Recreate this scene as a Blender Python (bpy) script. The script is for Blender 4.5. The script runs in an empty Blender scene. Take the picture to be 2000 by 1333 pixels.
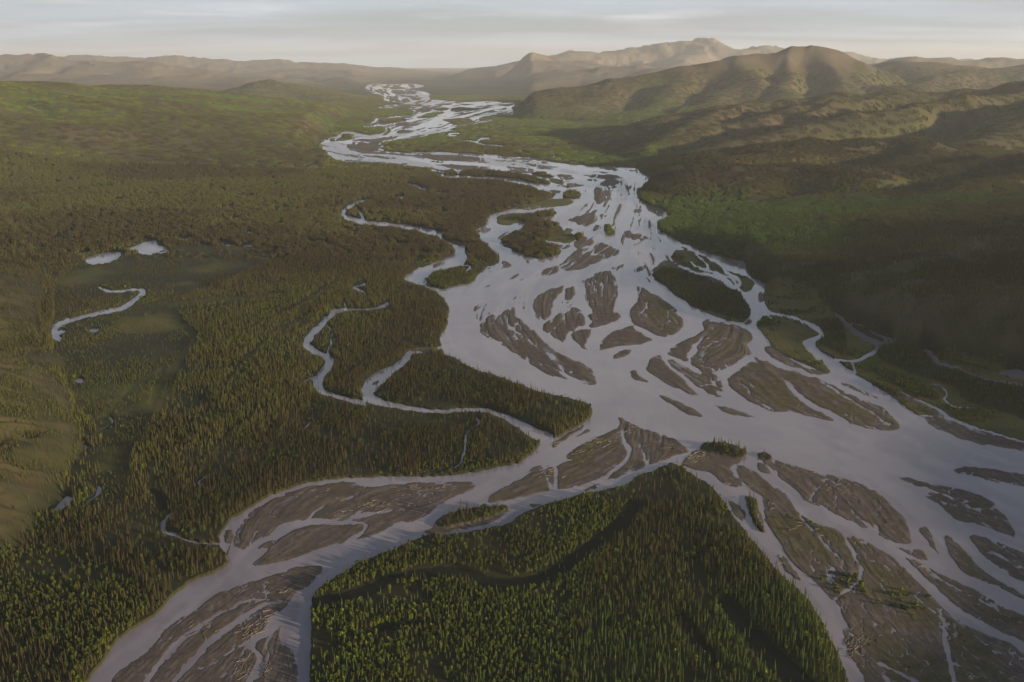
# Aerial view of a braided northern river valley in low evening sun (Blender 4.5, self-contained)
import bpy, math, random
import numpy as np
sc = bpy.context.scene
random.seed(7); RNG = np.random.default_rng(11)
# ------------------------------------------------------------------ camera, sky, sun, exposure
CAM_H, FPX, EYE = 450.0, 1944.0, 118.0            # metres above the river, focal length in 2000-px units, eye level row
PITCH = math.atan((666.5 - EYE) / FPX)
cam = bpy.data.cameras.new('camera'); cam_ob = bpy.data.objects.new('camera', cam); sc.collection.objects.link(cam_ob)
cam.sensor_width = 36.0; cam.lens = FPX / 2000 * 36; cam.clip_start = 1.0; cam.clip_end = 200000.0
cam_ob.location = (0, 0, CAM_H); cam_ob.rotation_euler = (math.pi / 2 - PITCH, 0, 0)
sc.camera = cam_ob
SUN_ELEV, SUN_AZ = math.radians(9.0), math.radians(118.0)    # azimuth clockwise from the view direction (+Y)
SUN_STRENGTH, SKY_STRENGTH, EXPOSURE = 5.0, 0.05, 1.0
world = bpy.data.worlds.new("World"); sc.world = world; world.use_nodes = True
sc.view_settings.view_transform = 'Standard'; sc.view_settings.look = 'None'; sc.view_settings.gamma = 1
sc.view_settings.exposure = EXPOSURE
def build_world():
    nt = world.node_tree; N, L = nt.nodes, nt.links; N.clear()
    out = N.new('ShaderNodeOutputWorld'); bg = N.new('ShaderNodeBackground'); bg.inputs['Strength'].default_value = SKY_STRENGTH
    sky = N.new('ShaderNodeTexSky'); sky.sky_type = 'NISHITA'; sky.sun_disc = False
    sky.sun_elevation = SUN_ELEV; sky.sun_rotation = SUN_AZ; sky.altitude = 450; sky.dust_density = 2.0; sky.air_density = 1.0; sky.ozone_density = 1.6
    tc = N.new('ShaderNodeTexCoord'); sep = N.new('ShaderNodeSeparateXYZ'); L.new(tc.outputs['Generated'], sep.inputs[0])
    def m(op, a, b=None):
        n = N.new('ShaderNodeMath'); n.operation = op
        for i, v in enumerate((a, b)):
            if v is None: continue
            if isinstance(v, (int, float)): n.inputs[i].default_value = v
            else: L.new(v, n.inputs[i])
        return n.outputs[0]
    zz = m('ADD', m('MAXIMUM', sep.outputs['Z'], 0.0), 0.06)
    cx, cy = m('DIVIDE', sep.outputs['X'], zz), m('DIVIDE', sep.outputs['Y'], zz)
    comb = N.new('ShaderNodeCombineXYZ'); L.new(cx, comb.inputs[0]); L.new(cy, comb.inputs[1])
    def layer(scale, lo, hi, detail, off, dist=0.0):
        mp = N.new('ShaderNodeMapping'); L.new(comb.outputs[0], mp.inputs[0]); mp.inputs['Location'].default_value = (off, off * .7, 0)
        mp.inputs['Scale'].default_value = scale
        t = N.new('ShaderNodeTexNoise'); t.inputs['Scale'].default_value = 1.0; t.inputs['Detail'].default_value = detail; t.inputs['Roughness'].default_value = .6; t.inputs['Distortion'].default_value = dist
        L.new(mp.outputs[0], t.inputs['Vector'])
        r = N.new('ShaderNodeMapRange'); r.interpolation_type = 'SMOOTHSTEP'; r.inputs[1].default_value = lo; r.inputs[2].default_value = hi
        L.new(t.outputs['Fac'], r.inputs[0]); return r.outputs[0]
    veil = layer((.16, .30, 1), .38, .66, 7, 3.1, .3)      # thin high sheet
    puff = layer((.34, .34, 1), .50, .70, 8, 9.4, .2)      # brighter streaks and small heaps
    mix1 = N.new('ShaderNodeMix'); mix1.data_type = 'RGBA'; L.new(sky.outputs[0], mix1.inputs[6]); mix1.inputs[7].default_value = VEIL_COL
    hi = N.new('ShaderNodeMapRange'); L.new(sep.outputs['Z'], hi.inputs[0]); hi.inputs[1].default_value = .2; hi.inputs[2].default_value = .65; hi.inputs[3].default_value = 1.0; hi.inputs[4].default_value = .12
    L.new(m('MULTIPLY', m('ADD', m('MULTIPLY', veil, .34), .50), hi.outputs[0]), mix1.inputs[0])
    mix2 = N.new('ShaderNodeMix'); mix2.data_type = 'RGBA'; L.new(mix1.outputs[2], mix2.inputs[6]); mix2.inputs[7].default_value = PUFF_COL
    el = N.new('ShaderNodeMapRange'); L.new(sep.outputs['Z'], el.inputs[0]); el.inputs[1].default_value = .012; el.inputs[2].default_value = .04
    L.new(m('MULTIPLY', m('MULTIPLY', puff, .6), el.outputs[0]), mix2.inputs[0])
    L.new(mix2.outputs[2], bg.inputs['Color']); L.new(bg.outputs[0], out.inputs['Surface'])
VEIL_COL = (6.1, 6.85, 8.0, 1); PUFF_COL = (9.8, 9.8, 10.0, 1)
build_world()
sun = bpy.data.lights.new('sun', 'SUN'); sun.energy = SUN_STRENGTH; sun.angle = math.radians(1.2); sun.color = (1.0, .80, .54)
sun_ob = bpy.data.objects.new('sun', sun); sc.collection.objects.link(sun_ob)
_sd = (math.sin(SUN_AZ) * math.cos(SUN_ELEV), math.cos(SUN_AZ) * math.cos(SUN_ELEV), math.sin(SUN_ELEV))   # towards the sun
from mathutils import Vector
sun_ob.rotation_euler = Vector(_sd).to_track_quat('Z', 'Y').to_euler()
sc.render.engine = 'CYCLES'
cy = sc.cycles; cy.max_bounces = 5; cy.diffuse_bounces = 2; cy.glossy_bounces = 2; cy.volume_bounces = 0; cy.transparent_max_bounces = 8
cy.use_denoising = True
cy.use_fast_gi = False
SP, CP = math.sin(PITCH), math.cos(PITCH)
def ray(px, py):
    dx = (np.asarray(px, float) - 1000.0) / FPX; dy = (np.asarray(py, float) - 666.5) / FPX
    return dx, CP - dy * SP, -SP - dy * CP
def to_ground(px, py, z=0.0):
    rx, ry, rz = ray(px, py); t = (z - CAM_H) / rz
    return rx * t, ry * t
def at_depth(px, py, d):
    rx, ry, rz = ray(px, py); t = d / ry
    return rx * t, ry * t, CAM_H + rz * t
def smooth_closed(p, n=4):
    a, b, c, d = np.roll(p, 1, 0), p, np.roll(p, -1, 0), np.roll(p, -2, 0); out = []
    for t in np.arange(n) / n:
        out.append(b + .8 * (.5 * ((c - a) * t + (2 * a - 5 * b + 4 * c - d) * t * t + (3 * b - a - 3 * c + d) * t ** 3)) + .2 * (c - b) * t)
    return np.stack(out, 1).reshape(-1, 2)
def spline(p, n=6):
    p = np.vstack([2 * p[0] - p[1], p, 2 * p[-1] - p[-2]]); out = []
    for i in range(1, len(p) - 2):
        for t in np.arange(n) / n:
            a, b, c, d = p[i - 1], p[i], p[i + 1], p[i + 2]
            out.append(.5 * (2 * b + (c - a) * t + (2 * a - 5 * b + 4 * c - d) * t * t + (3 * b - a - 3 * c + d) * t ** 3))
    out.append(p[-2]); return np.array(out)
def ribbon(vals):
    s = spline(np.array(vals, float).reshape(-1, 3)); c, w = s[:, :2], np.maximum(s[:, 2:], 1) * .5
    t = np.gradient(c, axis=0); t /= np.linalg.norm(t, axis=1)[:, None] + 1e-9
    nrm = np.stack([-t[:, 1], t[:, 0]], 1)
    return np.vstack([c + nrm * w, (c - nrm * w)[::-1]])
# ground lattice: columns are x/y ratios, rows are distances
def lattice():
    inner = np.arange(-.66, .6601, 1 / 995.0)
    g = []; u, s = inner[-1], 1 / 995.0
    while u < 2.2: s *= 1.06; u += s; g.append(u)
    cols = np.concatenate([-np.array(g[::-1]), inner, g])
    rows = [440.0]
    while rows[-1] < 62000:
        d = rows[-1]; rows.append(d + min(max(d * d / (450 * 995), .9), .0065 * d))
    return cols, np.array(rows)
def fill(r, pts, v):
    """even-odd fill of polygon pts (col,row) into raster r"""
    R, C = r.shape; y = pts[:, 1]; y0, y1 = max(int(math.floor(y.min())), 0), min(int(math.ceil(y.max())), R - 1)
    a, b = pts, np.roll(pts, -1, 0)
    for j in range(y0, y1 + 1):
        yy = j + .5; m = (a[:, 1] <= yy) != (b[:, 1] <= yy)
        if not m.any(): continue
        A, B = a[m], b[m]; xs = np.sort(A[:, 0] + (yy - A[:, 1]) * (B[:, 0] - A[:, 0]) / (B[:, 1] - A[:, 1]))
        for k in range(0, len(xs) - 1, 2):
            i0, i1 = int(round(max(xs[k], 0))), int(round(min(xs[k + 1], C)))
            if i1 > i0: r[j, i0:i1] = v
CLS = dict(F=0, W=1, G=2, M=3)
def survey_polys():
    for line in SURVEY.strip().splitlines():
        k, *v = line.split(); v = [float(x) for x in v]
        if k.isupper(): yield CLS[k], smooth_closed(np.array(v).reshape(-1, 2))
        else: yield CLS[k.upper()], ribbon(v)
# ---- survey of the braided valley: outlines as (x y) image readings, unprojected below to ground metres
# W water, G gravel, M meadow, F forest; lower-case w / g / m / f = ribbons "x y width"
SURVEY = """
W 100 1700 60 1460 110 1385 169 1333 195 1300 225 1255 262 1227 300 1205 337 1165 370 1140 400 1125 420 1118 437 1108 445 1100 441 1090 435 1078 429 1068 428 1053 432 1040 449 1020 465 1006 497 988 530 968 562 957 595 945 644 937 692 934 751 932 813 931 855 931 900 926 937 921 975 912 1012 905 1037 887 1050 872 1055 862 1068 858 1082 854 1100 850 1125 835 1150 820 1157 807 1155 797 1145 789 1100 777 1050 765 1012 752 975 737 925 721 895 705 867 690 862 675 860 660 867 645 875 625 877 602 870 590 855 575 835 562 810 556 792 550 790 544 805 532 822 522 860 510 882 497 889 490 880 481 860 467 850 461 857 455 867 467 882 475 895 479 910 478 922 473 935 466 930 455 932 449 947 439 952 427 960 419 980 414 1000 407 1022 401 1050 395 1072 388 1084 381 1072 377 1050 372 1035 362 1010 356 985 352 960 350 930 349 905 347 880 347 867 345 856 336 839 329 790 324 737 318 671 317 657 313 645 305 637 301 628 292 623 284 630 277 640 270 658 266 668 258 690 258 713 262 700 250 713 247 726 238 737 231 772 227 807 224 800 213 772 212 737 212 755 206 790 203 751 198 748 189 730 184 716 178 712 172 720 166 735 163 760 166 800 164 828 168 815 172 800 175 830 180 840 184 836 189 845 195 870 197 895 199 930 199 958 198 958 196 975 199 1003 201 1006 206 1000 211 1003 222 990 226 975 226 958 230 965 236 940 240 915 245 895 248 867 257 845 263 825 268 805 271 780 272 751 277 748 285 752 294 762 297 807 299 860 297 912 301 947 303 961 303 985 306 1035 309 1055 312 1084 318 1140 324 1192 327 1241 329 1255 339 1276 350 1262 357 1245 374 1248 388 1262 399 1287 408 1304 416 1310 425 1290 430 1282 441 1285 449 1300 457 1325 472 1362 487 1400 500 1450 510 1455 520 1457 532 1475 547 1495 555 1493 570 1492 590 1500 604 1529 613 1568 625 1598 640 1613 654 1600 664 1590 672 1600 685 1628 702 1664 726 1694 744 1730 768 1784 807 1793 813 1844 847 1900 864 1960 876 2060 890 2300 930 2500 1100 2500 1700
G 940 1036 944 1034 952 1060 941 1061
G 440 1039 447 1036 455 1035 453 1060 446 1063 440 1058
G 219 1400 150 1480 219 1332 250 1300 290 1267 312 1242 335 1220 367 1200 400 1180 422 1162 450 1150 482 1140 550 1120 579 1108 615 1105 634 1107 627 1118 608 1140 575 1163 559 1186 536 1202 530 1218 537 1224 549 1222 548 1240 552 1256 566 1267 577 1283 579 1333 570 1480 400 1500
G 458 1062 465 1030 484 1004 530 978 579 958 627 947 679 941 712 950 757 950 822 942 900 942 920 940 931 947 925 957 900 967 862 985 837 1005 800 1022 783 1020 725 1049 683 1059 627 1072 601 1082 562 1095 514 1105 484 1106 491 1097 523 1072 500 1074 478 1075 462 1069
G 820 1040 847 1029 925 1022 990 1003 1000 990 982 1010 940 1028 850 1042
G 950 979 960 967 990 950 1025 932 1037 918 1057 909 1065 912 1085 902 1100 898 1112 882 1150 862 1187 845 1207 835 1212 822 1204 814 1214 816 1222 822 1262 840 1300 852 1325 862 1346 884 1312 892 1307 897 1275 907 1250 917 1237 922 1187 940 1162 950 1087 959 1075 961 1050 965 1012 972 975 981 955 983
G 1120 957 1150 950 1170 952 1150 959
G 1012 990 1030 984 1060 985 1040 992
G 1076 876 1082 862 1105 852 1145 827 1130 842 1100 862 1085 873
G 1122 856 1147 840 1165 843 1150 849
G 1330 905 1340 895 1362 880 1400 884 1450 895 1445 902 1430 910 1425 915 1435 930 1450 950 1425 952 1407 942 1382 925 1355 918 1335 912
G 1437 912 1447 909 1475 922 1510 950 1542 970 1554 996 1595 1023 1636 1036 1690 1057 1738 1084 1765 1108 1806 1152 1840 1186 1874 1213 1925 1240 1976 1257 2010 1286 2200 1400 2200 1700 1850 1700 1760 1390 1738 1333 1704 1288 1663 1240 1646 1206 1636 1179 1622 1169 1602 1148 1568 1118 1541 1091 1520 1057 1500 1030 1492 995 1485 972 1462 955 1440 925
G 1514 1084 1522 1082 1531 1087 1565 1135 1551 1131 1525 1105
G 1420 975 1440 985 1456 1000 1456 1015 1446 1018 1432 998
G 1646 1233 1652 1231 1670 1240 1690 1262 1711 1295 1730 1340 1745 1420 1710 1420 1690 1333 1678 1310 1660 1290 1653 1271
G 1452 965 1465 970 1480 985 1494 1032 1497 1045 1482 1035 1470 1010 1460 990
G 1479 895 1493 890 1507 896 1561 914 1619 928 1670 941 1704 958 1734 979 1768 1016 1782 1057 1775 1063 1748 1060 1717 1047 1653 1016 1612 996 1575 979 1554 958 1520 935 1507 928 1490 925 1477 912
G 1728 929 1740 930 1772 933 1819 945 1874 955 1925 972 1945 985 1944 992 1969 1016 1986 1053 1959 1043 1908 1026 1867 1016 1840 992 1799 968 1819 963 1785 951 1745 936
G 1857 917 1891 912 1925 915 2000 927 2100 950 2100 968 2000 951 1942 941 1874 926
G 1792 1033 1809 1031 1823 1053 1835 1086 1816 1065
G 1843 1047 1853 1047 1891 1084 1925 1118 1976 1148 2000 1163 2100 1210 2100 1230 2000 1172 1942 1145 1891 1125 1867 1104 1850 1074
G 1891 1047 1925 1050 2000 1080 2100 1110 2150 1170 2000 1138 1959 1114 1915 1084 1904 1067
G 1765 1089 1789 1097 1857 1131 1908 1155 1949 1179 2000 1203 2150 1270 2150 1330 2000 1254 1959 1237 1908 1210 1857 1176 1823 1145 1789 1111
G 1738 1060 1768 1074 1799 1074 1813 1097 1790 1090 1760 1076
G 937 640 955 617 985 607 1000 600 1007 605 1005 617 1025 630 1045 650 1062 665 1087 687 1125 705 1157 722 1162 742 1164 753 1137 750 1100 742 1075 735 1050 722 1025 707 985 680 960 667 945 657 936 647
G 1135 550 1155 542 1165 532 1180 529 1200 535 1205 550 1207 575 1200 595 1195 615 1172 622 1152 602 1140 580 1141 562
G 1042 587 1062 572 1100 559 1104 560 1095 572 1082 585 1080 600 1075 617 1052 630 1044 612
G 1107 565 1122 562 1124 574 1112 590 1095 594 1099 585
G 1101 596 1120 592 1110 602
G 1059 637 1082 620 1107 607 1127 600 1140 615 1142 635 1125 642 1107 652 1100 670 1082 660 1072 652 1060 647
G 1112 655 1140 645 1155 646 1147 667 1142 676 1162 697 1135 680 1122 667
G 1150 637 1175 622 1207 612 1214 620 1200 630 1160 642
G 1147 618 1160 614 1170 620 1156 627
G 1172 670 1195 650 1232 636 1245 647 1275 663 1290 665 1225 677 1200 680 1177 687 1170 677
G 1230 607 1245 587 1247 572 1241 564 1250 561 1287 580 1317 600 1321 610 1335 622 1336 637 1325 648 1312 655 1290 663 1262 650 1237 635 1232 620
G 1197 705 1200 695 1212 687 1237 684 1220 697 1205 702
G 1375 625 1400 630 1430 635 1462 645 1470 657 1465 672 1452 672 1472 690 1455 697 1442 710 1400 727 1375 727 1355 716 1325 700 1300 692 1315 677 1337 665 1357 655 1372 642
G 1262 722 1270 702 1287 695 1307 720 1332 740 1350 760 1367 775 1337 767 1300 750 1270 732
G 1300 700 1330 712 1355 727 1375 737 1400 767 1415 780 1387 772 1360 755 1335 732 1312 715
G 1372 731 1397 732 1407 745 1411 766 1390 757
G 1425 737 1450 720 1470 700 1490 705 1526 720 1562 730 1612 745 1650 767 1700 787 1736 807 1757 840 1709 840 1670 831 1604 819 1550 807 1499 804 1487 797 1450 777 1430 762 1421 747
G 1493 678 1508 678 1526 690 1568 717 1625 732 1605 733 1580 728 1535 713 1499 692
M 1476 639 1490 618 1520 627 1568 634 1597 651 1594 657 1571 666 1568 672 1589 699 1610 714 1622 729 1580 716 1526 689 1505 674 1493 657
M 1499 615 1535 621 1568 633 1529 628
G 1499 604 1511 603 1523 613 1508 610
G 1616 739 1640 745 1685 762 1724 781 1700 776 1655 757
G 1676 778 1700 786 1736 802 1705 792
G 1451 634 1469 624 1471 632 1460 637
G 1478 577 1487 571 1491 583 1482 594
G 1280 770 1300 775 1325 785 1355 800 1377 815 1350 813 1315 795
G 1385 788 1400 790 1430 797 1478 816 1440 814 1405 800
G 1230 725 1240 722 1250 735 1271 748 1248 745 1235 738
M 1496 556 1525 563 1580 582 1610 600 1634 618 1655 642 1688 663 1706 672 1703 687 1670 702 1658 705 1628 699 1600 682 1595 670 1613 656 1600 640 1568 624 1529 611 1502 602 1493 590 1493 570
F 1592 630 1610 626 1640 627 1649 654 1652 687 1640 690 1610 675 1595 668 1613 657
M 1661 712 1690 700 1709 690 1718 672 1745 668 1800 690 2150 770 2150 905 2060 890 1960 876 1900 864 1844 847 1793 813 1784 807 1730 768 1694 744 1670 733
G 1793 813 1835 813 1862 822 1950 850 2060 885 2060 890 2000 883 1960 876 1900 864 1844 847
G 1690 742 1715 752 1754 765 1800 788 1845 810 1862 820 1840 818 1790 793 1740 772
F 1718 680 1760 670 1800 690 1818 708 1836 716 1870 726 1900 737 2150 800 2150 870 1980 815 1900 790 1870 770 1850 752 1800 738 1750 718 1715 700
F 1700 712 1740 725 1790 745 1830 770 1835 780 1815 782 1770 765 1730 745 1705 728
f 1706 750 6 1735 763 7 1770 775 7
F 907 487 912 480 935 471 947 477 965 495 975 509 967 517 947 527 937 537 927 550 905 555 865 564 845 561 835 556 833 548 847 532 872 525 902 520 910 505 909 495
G 815 548 820 543 831 541 836 555 850 562 838 561 820 553
G 836 525 850 517 872 512 860 521
G 932 455 942 447 957 444 960 450 947 459 933 463
F 977 472 985 462 1010 450 1035 437 1062 430 1087 437 1101 452 1095 460 1062 467 1072 477 1097 490 1082 500 1050 506 1015 496 990 485 980 477
M 970 430 975 422 1010 417 1037 415 1075 412 1086 419 1062 427 1000 439 982 442 972 437
F 1012 431 1035 420 1075 412 1086 418 1060 427 1025 436
M 1003 409 1035 400 1070 391 1101 388 1122 396 1105 403 1070 407 1030 410
F 1098 384 1112 373 1133 378 1129 386 1112 389
G 1100 431 1112 426 1127 430 1117 436
G 1120 426 1140 420 1160 416 1165 425 1160 437 1140 445 1127 437
G 1152 415 1170 410 1175 417 1163 416
G 1172 421 1185 421 1191 426 1175 427
G 1155 451 1162 442 1172 440 1171 446 1160 454
F 1179 450 1185 437 1192 443 1200 451 1198 457 1185 457
G 1185 458 1196 459 1190 463 1180 461
G 1215 457 1222 450 1232 451 1245 465 1242 472 1220 464
G 1241 457 1257 459 1271 467 1252 472
G 1250 401 1275 404 1296 415 1290 425 1267 417 1262 409
G 1236 411 1250 409 1255 415 1240 417
G 1250 430 1262 431 1260 435 1252 434
G 1092 519 1110 502 1120 492 1150 484 1160 485 1172 474 1185 477 1200 486 1214 492 1205 499 1175 510 1140 525 1107 531 1095 526
G 1182 473 1200 480 1217 488 1212 487
M 1062 471 1082 460 1107 455 1122 460 1120 472 1110 476 1082 473
G 1120 475 1140 462 1155 467 1160 475 1130 485 1122 482
G 1075 479 1110 479 1110 484 1100 487
G 1102 451 1110 446 1125 452 1110 455
F 1124 458 1130 456 1135 462 1132 468 1125 468
G 1041 545 1057 530 1075 521 1087 521 1091 532 1070 539
G 982 512 995 512 1000 522 982 525
G 945 538 955 530 975 525 972 530 950 540
G 942 552 960 545 985 539 975 545 960 551
G 985 547 1005 536 1017 536 1000 547
G 1025 507 1032 510 1035 522 1029 519
G 895 587 910 581 935 576 915 583 897 589
G 917 611 932 597 955 592 952 597 935 605
G 967 600 980 596 994 592 982 598
G 995 586 1010 576 1025 574 1015 584 1000 588
G 931 635 935 622 944 619 935 630
G 1192 529 1200 522 1222 515 1215 522 1200 530
G 1235 527 1245 521 1265 519 1260 527 1245 534
G 1242 539 1252 545 1272 556 1258 551
G 1272 530 1297 510 1317 514 1300 518 1277 531
G 1263 538 1273 535 1267 541
F 1274 536 1295 522 1307 520 1322 527 1335 532 1375 542 1412 560 1445 572 1455 587 1466 610 1462 622 1447 627 1400 612 1357 602 1337 590 1307 567 1280 547
M 1362 604 1400 613 1437 626 1457 625 1440 631 1400 620
M 1310 505 1322 490 1350 492 1370 500 1390 512 1412 525 1440 535 1472 550 1470 565 1457 571 1440 562 1412 541 1375 535 1350 534 1325 518
G 1300 512 1322 518 1350 534 1375 537 1410 551 1430 562 1400 555 1370 541 1335 531
G 1397 502 1425 507 1450 516 1447 522 1415 512
G 1327 481 1345 488 1335 488
G 1268 491 1279 488 1276 492
G 785 304 860 303 915 306 945 309 947 312 930 317 880 316 845 313 825 308
G 850 321 880 322 935 325 961 331 945 333 905 332 870 327
G 926 309 940 310 948 315 938 316 928 312
G 675 304 690 306 707 310 690 308
G 703 304 740 305 770 308 787 311 755 311 720 308
G 737 317 760 317 811 320 790 322 760 320
G 805 325 830 329 820 330 795 326
G 975 308 1010 309 1040 311 1063 313 1020 313 985 311
G 977 320 1000 325 1045 333 1000 330 980 324
G 1003 317 1030 319 1065 324 1090 325 1108 328 1060 328 1030 323
G 1000 321 1025 326 1060 329 1095 331 1110 330 1075 333 1030 330
G 1129 336 1165 335 1212 338 1170 338
G 1210 333 1245 333 1235 336
G 1130 342 1150 341 1200 343 1225 346 1252 348 1250 351 1215 349 1180 350 1150 346
G 1212 343 1235 345 1254 348 1240 346
F 865 340 872 334 885 333 893 338 905 340 890 344 872 344
F 893 335 910 334 965 334 1000 338 1035 343 1050 349 1073 356 1073 361 1040 358 1010 352 965 347 905 345 893 342
F 1034 340 1052 337 1070 341 1084 346 1065 347
G 1085 342 1100 340 1126 345 1121 351 1098 352
M 1073 349 1090 351 1101 357 1098 362 1080 358
G 1108 359 1140 356 1145 360 1143 364 1115 367 1110 363
G 1144 352 1158 350 1169 354 1155 357
G 1166 362 1185 352 1205 352 1212 357 1200 362 1180 364
G 1191 366 1203 363 1205 368 1196 369
G 1157 373 1170 373 1178 381 1184 389 1175 398 1165 401 1161 390
G 1156 369 1165 366 1180 370 1178 376 1164 372
G 1181 375 1190 372 1194 380 1189 385 1182 380
G 1066 367 1085 366 1098 372 1090 381 1080 377
G 1144 367 1148 367 1149 373 1144 372
F 1103 362 1113 366 1108 368
F 685 253 700 249 715 249 735 249 750 250 758 254 752 260 735 262 712 261 694 257
M 730 247 755 248 763 254 756 264 735 266 710 263 690 258 720 262 745 260 752 254
F 665 263 680 262 690 264 682 270 668 271
M 644 272 662 268 675 272 695 268 690 272 665 276 645 277
F 741 237 752 233 790 229 812 231 790 236 760 241 748 240
F 812 229 830 223 860 219 888 222 882 227 850 228 830 231
M 856 234 875 233 895 231 918 233 919 238 905 242 890 244 880 240 868 237
F 880 240 892 235 920 235 921 239 905 243 890 244
G 772 245 795 244 818 241 830 242 846 238 838 246 815 247 790 248
G 805 244 825 244 832 250 822 252
G 776 257 785 254 800 255 812 259 795 262 775 261
G 832 255 845 253 855 254 845 259 835 257
G 838 246 855 243 867 243 855 247
G 778 266 795 265 800 268 780 269
G 772 244 790 239 805 240 795 243 778 247
G 848 258 860 253 858 257
M 825 203 845 201 867 202 885 204 870 206 845 205
M 895 203 920 204 950 205 965 208 940 209 910 207
F 880 214 895 210 925 212 940 213 925 216 895 217
F 960 212 975 208 990 210 985 214 968 215
M 845 213 865 210 878 213 865 217 850 216
M 755 209 790 208 815 211 800 212 770 211
F 935 232 950 227 975 226 990 228 980 232 955 234 942 238
M 770 206 800 204 830 207 825 209 795 208
M 800 193 830 191 835 195 812 197
M 745 170 770 168 800 170 790 174 760 175
G 755 178 780 176 810 179 820 184 790 185 765 183
G 765 188 790 186 812 190 800 194 775 192
F 716 186 728 183 740 185 747 189 735 188
G 662 279 672 275 668 280
G 675 289 684 281 705 278 725 283 738 290 736 297 715 296 700 293
G 720 279 740 276 748 277 735 283 722 282
G 716 288 733 283 745 285 738 289
G 675 278 690 277 702 279 688 283 676 283
F 1452 868 1452 868 1452 868
F 1365 875 1375 868 1412 868 1454 879 1452 895 1425 891 1400 887 1370 880
F 1479 886 1490 885 1507 892 1505 899 1480 896
F 1462 972 1472 975 1480 987 1477 1005 1490 1030 1492 1042 1478 1032 1465 1007
F 847 1027 862 1012 900 998 937 993 987 990 990 998 962 1010 925 1020 875 1031
F 603 1700 605 1333 608 1257 608 1192 610 1170 627 1148 670 1122 709 1098 757 1080 822 1052 850 1045 875 1046 950 1036 975 1026 1012 1010 1062 988 1100 978 1137 968 1187 958 1225 947 1245 932 1275 922 1307 908 1325 912 1340 920 1360 934 1390 953 1415 985 1435 1015 1455 1040 1495 1088 1532 1132 1565 1160 1592 1193 1616 1238 1640 1290 1656 1333 1680 1410 1760 1700
w 875 1043 8 950 1031 8 985 1022 10 1005 1008 12 1015 995 14 1035 990 10
w 862 682 8 835 685 9 812 688 10 800 692 12 785 710 14 762 725 16 737 742 28 718 762 26 722 778 20 750 789 13 790 797 11 825 803 10 862 805 9 895 803 9 940 802 9 975 811 10 1005 825 15 1040 846 22 1075 862 30
G 800 684 820 681 850 680 861 684 845 688 820 688
G 722 752 732 745 741 744 735 752
G 728 762 736 754 743 757 738 764 730 768
G 735 772 743 764 748 770 745 776
w 757 590 7 752 597 7 735 604 6 710 606 5 680 606 6 652 610 10 640 622 11 627 636 12 610 652 13 598 668 15 605 682 14 632 695 11 645 705 13 638 720 16 626 735 18 620 750 18 630 765 13 650 773 10 687 784 10 715 789 12
w 615 738 7 600 744 5 585 750 4
w 640 637 3 647 652 3 646 660 3 647 672 3 641 687 3 640 696 4
w 671 592 3 674 600 3 676 606 3
w 717 555 3 697 560 4 689 564 4 705 569 5 713 576 5
w 927 817 4 936 826 6 925 835 3 912 845 4 907 875 5 900 902 5 887 915 4 850 922 3 815 928 4
w 605 822 3 600 832 4 594 842 3
w 400 928 3 392 940 4 387 955 3
w 428 1065 5 405 1064 5 387 1062 5 362 1056 6 340 1045 7 322 1040 9 317 1030 11 319 1020 10 330 1009 6 338 1004 3
w 862 460 12 842 454 11 810 447 10 772 442 8 735 438 8 705 434 9 682 427 9 668 419 10 675 409 9 692 399 8 712 392 5 729 388 3
w 695 410 4 705 417 6 708 427 7 714 436 6
w 770 387 2 785 387 4 793 388 3
w 795 361 3 810 363 5 822 368 6 830 371 3
w 852 377 3 866 379 3 877 381 3
w 798 354 2 803 352 2
w 842 332 7 856 338 7 866 345 6 880 347 5 905 348 4 940 349 3 965 350 4 995 353 6 1020 359 8 1050 365 6 1080 368 6 1105 371 5
w 893 332 3 896 336 3 892 340 3
w 990 311 2 1035 308 2
w 874 266 3 880 261 4 898 261 3
w 875 266 4 892 265 2
w 891 277 2 920 276 3 947 283 3 986 286 3
w 930 280 3 938 272 5 960 271 2
w 1008 291 4 1018 294 7 1023 290 3
w 1084 304 5 1078 311 2
w 652 275 3 660 267 5 668 262 4
w 708 248 2 727 244 3
w 591 336 2 604 328 2 612 324 3
w 194 562 4 203 568 5 220 570 5 245 568 5 270 566 6 281 569 7 273 578 9 258 590 11 240 601 11 210 610 9 165 619 9 130 628 10 110 639 12 104 650 12 110 660 12 119 666 9
w 106 652 8 120 650 7 129 648 5
W 167 505 186 497 225 493 236 498 222 511 178 518
W 248 486 279 475 304 470 307 480 330 488 317 495 280 499 264 491
w 348 468 4 362 469 6 376 468 4
w 480 455 4 495 456 5
W 140 501 155 496 175 492 165 498 148 503
W 171 647 182 642 198 643 185 651
W 144 745 154 739 168 745 154 750
w 212 814 3 219 828 3 213 837 3 190 848 3 168 855 4
W 161 870 167 867 172 876 163 881
W 191 947 199 955 195 966 176 983 156 998 158 991 180 972 187 960
W 92 1006 109 988 131 970 141 972 133 989 112 1000
w 430 478 3 450 480 4
w 470 480 3 492 481 4
w 1799 681 7 1815 690 10 1826 702 11 1834 712 9 1862 717 5 1880 723 4 1910 738 5 1940 744 5 1970 748 5 2060 762 5
W 1950 727 1975 722 2010 725 2060 735 2060 748 1990 742 1960 734
w 1622 606 5 1640 621 8 1658 639 10 1682 657 11 1712 671 11 1709 687 8 1688 699 6 1661 707 5 1640 705 5 1628 702 7
w 1661 631 3 1688 637 4 1712 654 5 1727 660 8 1742 666 8 1721 672 6 1712 672 6
w 1578 589 3 1598 599 3 1620 607 4
w 1661 708 5 1667 720 5 1673 732 5
w 1728 695 2 1742 699 4
w 1754 765 3 1790 781 4 1826 798 5 1850 814 6 1862 820 6 1910 838 5 1960 853 4 2050 880 4
w 1793 813 3 1835 816 3 1862 822 3
w 1799 747 2 1835 753 3 1850 768 4 1844 783 4 1865 795 3 1905 797 2
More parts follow.
